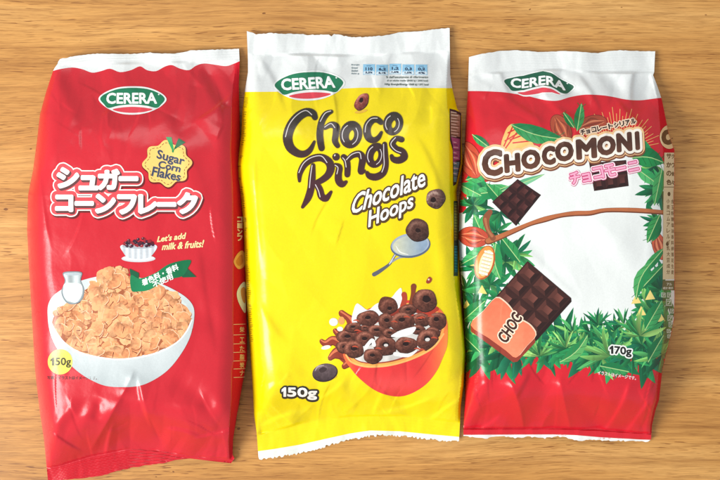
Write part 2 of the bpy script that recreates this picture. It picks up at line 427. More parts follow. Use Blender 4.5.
def body(bag, top, right, bottom, left, colour_shapes, yst_pts, ysb_pts, back_col):
    """top, right, bottom, left: polylines round the bag, clockwise in the photo"""
    out = np.array(list(top)+list(right)+list(bottom)+list(left), float)
    keep = np.hypot(*(out-np.roll(out, 1, 0)).T) > 0.05; out = out[keep]
    dens = []
    for k in range(len(out)):
        p, q = out[k], out[(k+1) % len(out)]; n = max(1, int(np.hypot(*(q-p))/1.6))
        for t in range(n): dens.append(p+(q-p)*t/n)
    out = ccw(np.array(dens)); bag.out = out
    T = np.array(yst_pts, float); B = np.array(ysb_pts, float)
    big = [(-50, -50), (770, -50), (770, 530), (-50, 530)]
    def clipped(pred):
        return pred
    def region(name, sel, step, layer=0):
        # keep only the triangles of the outline that lie in the band chosen by sel
        return sel
    up = [ccw(np.array([(T[0, 0]-40, -60), *[tuple(p) for p in T], (T[-1, 0]+40, -60)]))]
    up[0] = ccw(np.array([(T[0, 0]-40, -60), (T[0, 0]-40, T[0, 1]), *map(tuple, T), (T[-1, 0]+40, T[-1, 1]), (T[-1, 0]+40, -60)]))
    lo_ = [ccw(np.array([(B[0, 0]-40, 560), (B[0, 0]-40, B[0, 1]), *map(tuple, B), (B[-1, 0]+40, B[-1, 1]), (B[-1, 0]+40, 560)]))]
    full = [ccw(np.array(big, float))]
    g = np.array(bag.c['gus']); ys = np.linspace(20, 490, 95)
    fold = np.stack([bag.f('xr', ys)-bag.f('gus', ys), ys], 1)
    gz = [ccw(np.array([*map(tuple, fold), (760, 490), (760, 20)]))]
    base = [(full, colour_shapes[0][1])]+list(colour_shapes[1:])
    bag.sheet("front_panel", base+[(gz, None), (up, None), (lo_, None)], 1.5, 0, [out])
    bag.sheet("top_seal", base+[(_inv(up), None)], 1.1, 0, [out])
    bag.sheet("bottom_seal", base+[(_inv(lo_), None)], 1.1, 0, [out])
    bag.sheet("side_gusset", base+[(_inv(gz), None), (up, None), (lo_, None)], 1.2, 0, [out], MATTE)
    bag.back(out, back_col, colour_shapes[1:])
def _inv(cs):
    big = np.array([(-200, -200), (1000, -200), (1000, 800), (-200, 800)], float)
    return [ccw(big)]+[c[::-1] for c in cs]

# ------------------------------------------------------------------ drawing bits shared by the bags
WHITE = (227, 231, 229)
def logo(warp):
    W = lambda cs: [np.array([warp(*p) for p in c]) for c in cs]
    lens = [ccw(catmull([(-34, -.3), (-28, -6.2), (-15, -11.3), (0, -12.6), (15, -11.5), (28, -6.4), (34, 0), (30, 6), (22, 11), (12, 14.5), (0, 15.8), (-12, 14.8), (-22, 11.2), (-30, 5.8)], True, 4))]
    green = [ccw(catmull([(-32.4, -.2), (-27, -5.2), (-14.5, -9.9), (0, -11.1), (14.5, -10), (27, -5.4), (32.3, 0), (28.5, 5.6), (24, 9), (14, 6.8), (0, 5.6), (-14, 6.8), (-24, 9.2), (-28.5, 5.4)], True, 4))]
    red = [ccw(catmull([(-20, 10.6), (-11, 8.6), (0, 7.9), (11, 8.6), (20, 10.4), (12, 12.9), (0, 14), (-12, 13.1)], True, 4))]
    name = text("CERERA", (-25.5, -5.6), (23.5, -6), (24, 4.4), (-26, 4.6), bold=0.5)
    dot = ell(26.2, -4.6, .8, .8, n=8)
    return [(W(lens), (240, 243, 240)), (W(green), (26, 122, 84)), (W(red), (226, 70, 84)), (W(name), (246, 248, 246)), (W(dot), (235, 240, 236))]

def hoop(cx, cy, rx, ry, ang=0, hole=(0, 0, 0.36), seed=0, tint=(82, 42, 31), light=(172, 108, 88), inner=(34, 17, 14)):
    t, l = np.array(tint, float), np.array(light, float); c, s = math.cos(ang), math.sin(ang)
    hx, hy, hr = hole
    def col(x, y):
        u = ((x-cx)*c+(y-cy)*s)/rx; v = (-(x-cx)*s+(y-cy)*c)/ry
        U, V = (x-cx)/rx, (y-cy)/ry
        r = np.hypot(u-hx*.6, v-hy*.6)
        top = np.exp(-((r-0.68)/0.17)**2)*np.clip(.25-(0.55*U+0.95*V), 0, 1)
        low = np.clip(.5*U+.9*V, 0, 1)
        m = noise(x, y, 0.75, seed); g = noise(x, y, 1.7, seed+3)
        k = np.clip(.85*top*(.6+.8*g)+.36*(m-.45)+.26*(g-.5)+.16, 0, 1)[:, None]
        return (t*(1-.38*low[:, None]))*(1-k)+l*k
    outer = ell(cx, cy, rx, ry, ang, 24, 0.09, seed)
    ox, oy = cx+(hx*rx*c-hy*ry*s), cy+(hx*rx*s+hy*ry*c)
    o = [(ell(cx+.2, cy+.35, rx+.3, ry+.3, ang, 24, 0.09, seed), (46, 22, 18)), (outer, col)]
    o.append((ell(ox, oy, rx*hr, ry*hr*.86, ang, 14, .12, seed+1), (38, 18, 15)))
    if inner != (34, 17, 14): o.append((ell(ox+.3, oy+ry*hr*.22, rx*hr*.66, ry*hr*.5, ang, 10), inner))
    o.append((stroke([(ox-rx*hr*.8, oy+ry*hr*.6, .15), (ox, oy+ry*hr*1.02, .5), (ox+rx*hr*.8, oy+ry*hr*.6, .15)], 3, caps=6), tuple(l*.72)))
    return o

def leaf(x0, y0, x1, y1, wd, c1, c2=None, veins=0, seed=0, curve=0.0):
    dx, dy = x1-x0, y1-y0; L = math.hypot(dx, dy); tx, ty = dx/L, dy/L; nx, ny = -ty, tx
    def at(t, o): b = curve*L*4*t*(1-t); return (x0+tx*L*t+nx*(o+b), y0+ty*L*t+ny*(o+b))
    ts = [0, .15, .35, .55, .75, .9, 1]; ws = [0.02, .62, .98, 1, .7, .34, 0]
    up = [at(t, wd*q/2) for t, q in zip(ts, ws)]; dn = [at(t, -wd*q/2) for t, q in zip(ts, ws)]
    o = [(([ccw(np.array(up+dn[::-1][1:]))]), c1)]
    if c2 is not None:
        mid = [at(t, 0) for t in ts]
        o.append(([ccw(np.array(up+mid[::-1][1:]))], c2))
        for k in range(veins):
            t = 0.12+0.72*k/max(veins-1, 1)
            for sg in (1, -1):
                a = at(t, 0); b = at(min(t+.16, .98), sg*wd*.40)
                o.append((line(*a, *b, 0.28), tuple(np.array(c2)*0.72)))
        o.append((stroke([(*at(t, 0), .38) for t in (0, .3, .6, .95)], 2, caps=6), (178, 214, 140)))
    return o
GREENS = [(8, 92, 58), (16, 112, 66), (28, 128, 74), (44, 146, 84), (12, 102, 72), (74, 164, 92), (122, 188, 98)]
def burst(cx, cy, r, n, a0=0, a1=360, seed=0, pal=GREENS, wd=0.25):
    n = int(n*.85)
    r_ = random.Random(seed); o = []
    for k in range(n):
        a = math.radians(a0+(a1-a0)*(k+r_.uniform(-.35, .35))/n); rr = r*r_.uniform(.6, 1.1)
        c = np.array(r_.choice(pal), float); w_ = rr*wd*r_.uniform(.7, 1.3); cv = r_.uniform(-.09, .09)
        ca, sa = math.cos(a), math.sin(a)
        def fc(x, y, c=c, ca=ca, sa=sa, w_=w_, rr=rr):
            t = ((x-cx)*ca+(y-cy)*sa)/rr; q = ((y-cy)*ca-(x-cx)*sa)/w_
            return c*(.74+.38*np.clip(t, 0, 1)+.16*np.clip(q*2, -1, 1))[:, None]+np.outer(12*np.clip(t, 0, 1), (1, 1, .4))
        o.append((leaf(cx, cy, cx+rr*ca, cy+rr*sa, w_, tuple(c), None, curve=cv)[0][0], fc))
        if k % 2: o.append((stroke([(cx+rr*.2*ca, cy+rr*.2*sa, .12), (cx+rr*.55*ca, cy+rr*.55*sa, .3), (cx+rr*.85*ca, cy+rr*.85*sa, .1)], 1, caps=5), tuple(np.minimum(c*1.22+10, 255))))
    return o
def quadgrid(A, B, C, D, nu, nv, dark, mid, lit, umax=1.0):
    """a chocolate slab: A-B one long side, squares with bevelled faces"""
    A, B, C, D = map(lambda q: np.array(q, float), (A, B, C, D)); o = [(poly(A, B, C, D), dark)]
    P = lambda u, v: (1-v)*((1-u)*A+u*B)+v*((1-u)*D+u*C)
    for i in range(nu):
        for j in range(nv):
            u0, u1, v0, v1 = (i+.07)/nu, (i+.93)/nu, (j+.07)/nv, (j+.93)/nv
            du, dv = .22/nu, .22/nv
            a, b, c, d = P(u0, v0), P(u1, v0), P(u1, v1), P(u0, v1); e, f, g, h = P(u0+du, v0+dv), P(u1-du, v0+dv), P(u1-du, v1-dv), P(u0+du, v1-dv)
            o += [(poly(a, b, f, e), mid), (poly(b, c, g, f), tuple(np.array(dark)*1.05)), (poly(c, d, h, g), tuple(np.array(dark)*.8)), (poly(d, a, e, h), tuple(np.array(mid)*.85)),
                  (poly(e, f, g, h), (lambda q, e=e, g=g: (lambda x, y: np.array(mid)+(np.array(lit)-np.array(mid))*np.clip(((x-e[0])*(g-e)[0]+(y-e[1])*(g-e)[1])/max(float((g-e)@(g-e)), 1e-6), 0, 1)[:, None]))(0))]
    return o
def weight(rest, x0, y0, x1, y1, bold, dy=0.0):
    """'1' with its flag, followed by the other figures"""
    h = y1-y0; w1 = h*.36; fx = x0+w1+h*.16
    one = poly((x0, y0+h*.2), (x0+w1*.62, y0), (x0+w1, y0), (x0+w1, y0+h*.8), (x0+w1*.46, y0+h*.8), (x0+w1*.46, y0+h*.25), (x0, y0+h*.38))
    return [c+np.array([0, 0]) for c in grow(one, bold*.6, 2)]+text(rest, (fx, y0+dy*.2), (x1, y0+dy), (x1, y1+dy), (fx, y1+dy*.2), bold=bold)
def lettering(cs, layers):
    """stacked outlines: [(growth, dx, dy, colour), ...]"""
    return [(shift(grow(cs, g, 4) if g else cs, dx, dy), c) for g, dx, dy, c in layers]
def tiny_rows(x0, y0, x1, y1, rows, words, ht, col, slope=0, bold=0.12, rag=0.15, seed=1):
    r_ = random.Random(seed); o = []
    for k in range(rows):
        y = y0+(y1-y0)*k/max(rows-1, 1); e = x1-(x1-x0)*rag*r_.random()
        o.append((text(words[k % len(words)], (x0, y), (e, y+slope*(e-x0)), (e, y+slope*(e-x0)+ht), (x0, y+ht), bold=bold), col))
    return o
#@@BAGS
# ================================================================== BAG 1: red corn-flakes bag
def bag_red():
    c1 = [
        (92, 448, 122, 395, 7, 0.0022, 'r'), (60, 440, 92, 400, 8, -0.0016, 'g'), (122, 395, 133, 372, 6, 0.0015, 'r'), (105, 455, 112, 425, 6, 0.0014, 's'),
        (150, 425, 138, 380, 7, 0.0019, 's'), (160, 440, 148, 415, 5, -0.0016, 'r'), (168, 428, 200, 436, 7, 0.0016, 's'), (195, 438, 232, 430, 6, 0.0014, 's'),
        (52, 432, 80, 450, 6, 0.0014, 's'), (205, 400, 228, 434, 8, -0.0012, 'g'), (175, 380, 215, 410, 10, -0.0009, 'g'),
        (75, 130, 115, 105, 11, 0.0011, 's'), (105, 135, 150, 118, 13, 0.0012, 'g'), (150, 128, 200, 90, 14, 0.0013, 's'), (196, 120, 232, 92, 7, 0.0022, 's'), (205, 68, 228, 112, 7, -0.0016, 'g'), (222, 104, 238, 108, 4, -0.0016, 'r'),
        (60, 80, 70, 130, 9, 0.0011, 'g'), (185, 150, 205, 215, 12, 0.0010, 'g'), (40, 160, 50, 240, 9, 0.0011, 's'), (200, 250, 215, 350, 14, 0.0009, 's'), (40, 280, 48, 370, 9, -0.0010, 'g'),
        (190, 300, 222, 330, 12, -0.0009, 'g'), (170, 100, 185, 140, 9, -0.0009, 'g'), (95, 420, 100, 400, 6, -0.0015, 'g'),
    ]
    xl = [(40, 60), (71, 53), (92, 46), (114, 40), (140, 37), (170, 33), (195, 28), (230, 27), (260, 28.5), (320, 32), (370, 35), (410, 39.5), (440, 44), (481, 48)]
    xr = [(40, 240), (61, 239), (85, 238.5), (130, 240), (150, 240), (190, 243), (260, 245.5), (330, 247), (360, 247), (395, 240.5), (420, 236), (440, 233), (463, 231)]
    gus = [(40, 1.5), (62, 3), (100, 7), (150, 9), (320, 13.5), (370, 13), (400, 8), (430, 5), (460, 2)]
    top = jag(0, [(53, 71), (56, 66), (60, 59), (75, 56), (97, 53.5), (130, 54), (150, 52.6), (160, 53.4), (175, 53.6), (190, 50.6), (215, 49.6), (239, 48.6)], .35, 2.2, 1)
    right = [(239.6, 61)]+[(x, y) for y, x in xr[3:-1]]+[(232, 455)]
    right = [(239.6, 61), (238.8, 85)]+[(x, y) for y, x in xr[3:-1]]+[(232.6, 455), (234.5, 458.5)]
    bottom = [(231, 463.4), (210, 461), (190, 458.6), (176, 460)]+jag(0, [(165, 463), (148, 465.2), (133, 467.5), (118, 471), (100, 476.5), (75, 479), (48, 481.5)], .4, 2.5, 2)
    left = [(x, y) for y, x in reversed(xl[1:-1])]
    yst = [(40, 68), (60, 64), (240, 60)]
    ysb = [(40, 470), (60, 466), (90, 457), (130, 449), (165, 452), (190, 456.5), (232, 460)]
    ytop = [(53, 66), (60, 59), (97, 53.5), (150, 52.6), (240, 48.6)]
    ybot = [(45, 482), (100, 476.5), (148, 465.5), (190, 459), (235, 463)]
    b = Bag("red cereal bag showing a white bowl of corn flakes, left of the yellow one", xl, xr, gus, ytop, yst, ysb, ybot, 0.029, 0.0065, 0.0045, 0, c1, 3, rib_t=0.00004, rib_b=0.00055, Lb=52)
    RED = (203, 35, 48)
    wave = [(30, 30), (30, 71), (53, 71)]+[tuple(p) for p in catmull([(53, 70.8), (60, 69), (72, 67.4), (82, 69), (92, 72.5), (101, 71), (110, 68.6), (120, 72), (131, 70), (140, 66.2), (147, 70), (156, 71), (165, 66.4), (172, 65), (180, 68.5), (189, 70), (196, 65.6), (204, 63.4), (215, 64.6), (226, 66), (234, 63.5), (239.7, 61)], False, 4)]+[(260, 61), (260, 30)]
    body(b, top, right, bottom, left, [(None, RED), ([ccw(np.array(wave, float))], WHITE)], yst, ysb, (190, 26, 36))
    b.sheet("brand_logo", logo(lambda x, y: (132.6+x, 99+y+0.003*x)), 1.3, 1)
    # scalloped badge with two little leaves
    cx, cy = 167.2, 163.6; a = np.linspace(0, 2*math.pi, 96, endpoint=False); r = 21.8+1.9*np.cos(8*a+.4)
    sc = [ccw(np.stack([cx+1.06*r*np.cos(a), cy+r*np.sin(a)], 1))]
    L = [(shift(grow(sc, .8), .5, .9), (110, 20, 24)), (sc, (244, 202, 112))]
    for k in range(38):
        t = 2*math.pi*k/38; rr = 19.2+1.7*math.cos(8*t+.4); t2 = t+.085; r2 = 19.2+1.7*math.cos(8*t2+.4)
        L.append((line(cx+1.06*rr*math.cos(t), cy+rr*math.sin(t), cx+1.06*r2*math.cos(t2), cy+r2*math.sin(t2), .33), (128, 82, 48)))
    ink = (58, 68, 92)
    for wd, q in (("Sugar", ((158.2, 149.5), (185, 157), (183, 167.5), (156, 160.5))), ("Corn", ((159.5, 160.5), (181.5, 165.5), (179.5, 172), (158, 167.4))), ("Flakes", ((153.5, 166.6), (181.5, 173), (179.6, 181), (151.5, 175.6)))):
        t = text(wd, *q, bold=0.28); L += [(shift(t, .5, .5), (150, 140, 110)), (t, ink)]
    L += [(poly((166, 137), (171.5, 137.2), (174, 149), (172.2, 150.5)), (56, 160, 92)), (poly((178.5, 138.2), (185.5, 142.5), (174.8, 149.5), (172.6, 152.6)), (18, 104, 62)), (ell(173, 151, 1.1, 1.7), (40, 140, 80))]
    b.sheet("round_badge", L, 1.1, 1)
    # katakana title: white strokes, pink ring, white ring, brown drop shade
    T = []
    for s_, x, y, wd, ht in (("シ", 58, 168.5, 20, 18.5), ("ュ", 80, 176.5, 17, 12.5), ("ガ", 99, 170.2, 19.5, 18.5), ("ー", 120, 177.5, 17, 2.2)):
        T.append(text_at(s_, x, y, wd, ht, bold=1.25))
    for s_, x, y, wd, ht in (("コ", 56.5, 196, 15.5, 14.5), ("ー", 76, 202.4, 16.5, 2), ("ン", 96.5, 195.2, 18, 16.8), ("フ", 118.5, 195.6, 17, 17.5), ("レ", 139.5, 195.6, 16.5, 17), ("ー", 158, 203.4, 17, 2), ("ク", 178.5, 193.6, 18, 19)):
        T.append(text_at(s_, x, y, wd, ht, bold=1.25))
    al = [c for t in T for c in t]
    b.sheet("title_lettering", lettering(al, [(5.2, 1.3, 1.9, (104, 34, 34)), (5.2, 0, 0, (244, 236, 228)), (4.0, 0, 0, (226, 78, 84)), (1.0, 1.2, 1.6, (98, 58, 58)), (.25, 0, 0, (246, 246, 242))]), 1.0, 1)
    t1 = text("Let's add", (157, 236.5), (186, 232.5), (186.5, 238.5), (157.2, 242), shear=.3, bold=.28)
    t2 = text("milk & fruits!", (162, 243.6), (204, 240), (204, 247), (162, 250), shear=.3, bold=.28)
    b.sheet("slogan", [(t1+t2, (248, 222, 160))], 1.2, 1)
    # glass dish of berries
    L = [(ell(138.5, 258.6, 17, 3.6), (206, 206, 208)), (ell(138.5, 257.8, 15.5, 2.6), (236, 238, 240)), (smooth((120.5, 246), (129, 243.6), (139, 242.8), (149, 243.6), (157, 246), (154.6, 252), (149, 257.6), (139, 259.2), (128, 257.6), (123, 252)), lambda x, y: np.array((200, 206, 210))+(18*np.sin(x*1.1)+10*noise(x, y, .6))[:, None]), (ell(138.7, 246.2, 16.5, 2.6), (172, 176, 182))]
    r_ = random.Random(4)
    for k in range(46):
        t = r_.uniform(0, math.pi); q = math.sqrt(r_.random()); X, Y = 138.7+15*q*math.cos(t), 246-8.2*q*math.sin(t)*(1 if r_.random() < .85 else -.1)
        c = r_.choice([(92, 22, 34), (48, 26, 44), (150, 36, 44), (34, 22, 34), (66, 30, 52)]); L.append((ell(X, Y, 1.7, 1.5, 0, 9), c))
        if k % 3 == 0: L.append((ell(X-.5, Y-.5, .5, .4, 0, 6), (216, 150, 160)))
    b.sheet("berry_dish_print", L, .9, 1)
    # bowl with flakes
    L = []
    def bowlcol(x, y):
        k = np.clip((x-60)/130, 0, 1); v = np.clip((y-300)/85, 0, 1)
        return np.array((206, 215, 214))+np.outer(6*np.sin(k*3.1)-14*v*(1-k)-10*np.clip(k-.8, 0, 1), (1, .9, .9))
    L.append((smooth((48, 318), (49, 303), (58, 292), (80, 281), (112, 275), (150, 280), (178, 292), (192, 304), (194.2, 318), (190, 337), (181, 354), (168, 370), (152, 381), (136, 386.4), (110, 386.6), (93, 381), (76, 370), (60, 353), (51, 335)), bowlcol))
    L.append((smooth((55, 326), (54, 309), (64, 297), (84, 288), (112, 282), (150, 284), (174, 294), (187, 306), (187, 322), (176, 338), (152, 351), (118, 356), (82, 349), (63, 338)), lambda x, y: np.array((214, 226, 222))-np.outer(8*noise(x, y, .2), (1, 1, 1))))
    mound = smooth((53, 328), (55, 315), (68, 304), (82, 292), (95, 284), (105, 275), (113, 268), (124, 271), (134, 280), (150, 286), (166, 292), (176, 301), (188, 314), (187, 329), (174, 343), (152, 353), (118, 358), (84, 353), (64, 342))
    L.append((mound, (168, 94, 58)))
    r_ = random.Random(12); fl = []
    while len(fl) < 290:
        X, Y = r_.uniform(55, 188), r_.uniform(268, 358)
        if inside(grow(mound, -2.0) if False else mound, np.array([X]), np.array([Y]))[0] > 0: fl.append((X, Y))
    fl = [q for q in fl if 57 < q[0] < 185]
    fl.sort(key=lambda q: q[1]+r_.uniform(-14, 14))
    for k, (X, Y) in enumerate(fl):
        R = r_.uniform(4.6, 10.5); an = r_.uniform(0, 3.14); n = 13; ra = r_.uniform(.42, .8)
        aa = [2*math.pi*j/n for j in range(n)]; c_, s_ = math.cos(an), math.sin(an); pts = []
        for t in aa:
            q = R*r_.uniform(.78, 1.12); px_, py_ = q*math.cos(t), ra*q*math.sin(t); pts.append((X+px_*c_-py_*s_, Y+px_*s_+py_*c_))
        hue = r_.random(); base = np.array((226, 146, 96))*(1-hue)+np.array((234, 172, 122))*hue; ph = r_.uniform(0, 6.28)
        def fc(x, y, X=X, Y=Y, R=R, base=base, ph=ph, k=k):
            u = ((x-X)*math.cos(ph)+(y-Y)*math.sin(ph))/R
            m = 1.0+0.24*u+0.24*(noise(x, y, .55, k)-.5)+.12*(noise(x, y, 1.4, k+5)-.5)
            return base*np.clip(m, .6, 1.1)[:, None]*np.array((1, 1, 1))-np.outer(np.clip(.9-m, 0, 1)*60, (.3, .8, 1))
        p = catmull(pts, True, 2)
        L.append(([ccw(p+np.array([.5, .8]))], (164, 92, 58))); L.append(([ccw(p)], fc))
        if k % 2 == 0: L.append((stroke([(q[0]*.93+X*.07, q[1]*.93+Y*.07-.1, .3) for q in p[int(len(p)*.5):int(len(p)*.85)]], 1, caps=5), (250, 206, 166)))
        if k % 4 == 1: L.append((stroke([(X-R*.5*c_, Y-R*.5*s_, .15), (X+r_.uniform(-1, 1), Y+r_.uniform(-1, 1), .4), (X+R*.5*c_, Y+R*.5*s_, .15)], 3, caps=5), (244, 196, 150)))
        if k % 5 == 0: L.append((stroke([(X-R*.4*s_, Y+R*.3*c_, .2), (X+R*.3*s_, Y-R*.4*c_, .5)], 2, caps=5), (110, 52, 32)))
    bowl_out = smooth((48, 318), (51, 335), (60, 353), (76, 370), (93, 381), (110, 386.6), (136, 386.4), (152, 381), (168, 370), (181, 354), (190, 337), (194.2, 318), (191.6, 319), (186, 331), (175, 343), (152, 353.6), (118, 358.6), (85, 353.4), (66, 343.6), (54.6, 330), (50.6, 318))
    L.append((bowl_out, lambda x, y: np.array((212, 219, 219))-np.outer(40*np.clip((y-352-.004*(x-120)**2*-1)/36, 0, 1)*np.clip(1.1-(x-50)/200, .3, 1)+16*np.clip((x-165)/30, 0, 1), (1, .92, .9))))
    L.append((stroke([(51, 321, .5), (55.5, 331, .6), (66.5, 344.4, .7), (85, 354.2, .7), (118, 359.4, .7), (152, 354.4, .7), (175, 343.8, .6), (186.6, 331.4, .6), (192, 320, .5)], 5), (246, 248, 246)))
    b.sheet("cereal_bowl_print", L, .9, 1)
    # milk jug
    gl = lambda x, y: np.array((184, 194, 194))+np.outer(30*np.sin((x-62)*.55)+8*noise(x, y, .5), (1, 1, 1))
    L = [(smooth((63, 273), (72, 271.4), (82, 272.6), (81, 280), (84.5, 290), (82, 300), (74, 304.4), (66, 302), (61.5, 292), (65, 281)), (132, 142, 146)), (smooth((64, 274), (72, 272.4), (81, 273.6), (80, 280), (83.3, 290), (81, 299), (74, 303.2), (67, 301), (62.8, 292), (66, 281)), gl),
         (smooth((64.5, 284), (73, 283), (81, 284.5), (82.5, 291), (80, 298.5), (74, 302), (67.5, 300), (63.8, 292)), (238, 240, 234)), (ell(73, 274, 8.3, 1.5), (180, 192, 196)), (stroke([(66.5, 277, .3), (67, 283, .8), (65.5, 291, .9), (68, 297, .3)], 4), (250, 252, 252))]
    b.sheet("milk_jug_print", L, .9, 2)
    # ribbon
    G1, G2 = (18, 122, 76), (12, 88, 56)
    L = [(poly((129.5, 268.5), (139, 273), (139, 280), (131, 278)), G2), (poly((183, 264), (196.5, 277), (183, 277.5), (176, 272)), G2),
         (smooth((131, 275.2), (140, 278.6), (155, 273.2), (170, 263.8), (190, 260), (188, 268), (181.6, 276.4), (166, 280), (150, 289.6), (138, 291.6), (131.4, 290), n=5), lambda x, y: np.array(G1)+np.outer(14*np.sin((x-131)*.09), (.6, 1, .8)))]
    t1 = text("着色料・香料", (141.5, 280), (177, 263.5), (179, 269.5), (143, 286.2), bold=.18); t2 = text("不使用", (152, 282.5), (171.5, 273.2), (173.4, 279), (154, 288), bold=.18)
    L += [(t1+t2, (244, 248, 240))]
    b.sheet("green_ribbon", L, 1.0, 3)
    L = [(ell(60.4, 361.8, 12.3, 12.6, n=40), (242, 226, 92)), (weight("50g", 50.8, 357.8, 71, 367.4, .3), (66, 62, 30))]
    b.sheet("weight_mark", L, 1.1, 2)
    b.sheet("fine_print", [(text("写真・イラストはイメージです。", (47.5, 376), (97, 376.4), (97, 379.8), (47.5, 379.4), bold=.06), (96, 40, 40))], 1.2, 1)
    # printing on the gusset
    L = []
    for y in (324.5, 335, 344, 352.5, 361, 369, 377.5): L.append((line(233.5, y, 245, y-.4, .28), (236, 200, 170)))
    for k, (s_, y) in enumerate((("栄", 327), ("エ", 337.4), ("た", 346), ("脂", 354.4), ("炭", 362.4), ("ナ", 370.4))): L.append((text_at(s_, 239.6, y, 4.4, 5.2, bold=.12), (226, 192, 150)))
    L += [(smooth((237, 291), (241, 284), (245, 283), (245.6, 300), (245, 313), (240, 306), (237, 298)), (226, 230, 226)), (smooth((240.5, 290), (244, 287), (245.6, 292), (245, 303), (242, 300)), (206, 150, 90)),
          (smooth((233.5, 262), (237, 254), (242, 250.6), (245, 256), (244, 266), (238, 269)), (226, 170, 96)), (smooth((235.6, 262), (239, 256), (242, 255), (243, 262), (239, 266)), (202, 132, 66))]
    for k in range(4): L.append((text_at("コーンフ"[k], 237.3, 217+k*6.2, 4.6, 5, bold=.35), (240, 214, 190)))
    b.sheet("side_print", L, 1.0, 1, None, MATTE)
bag_red()
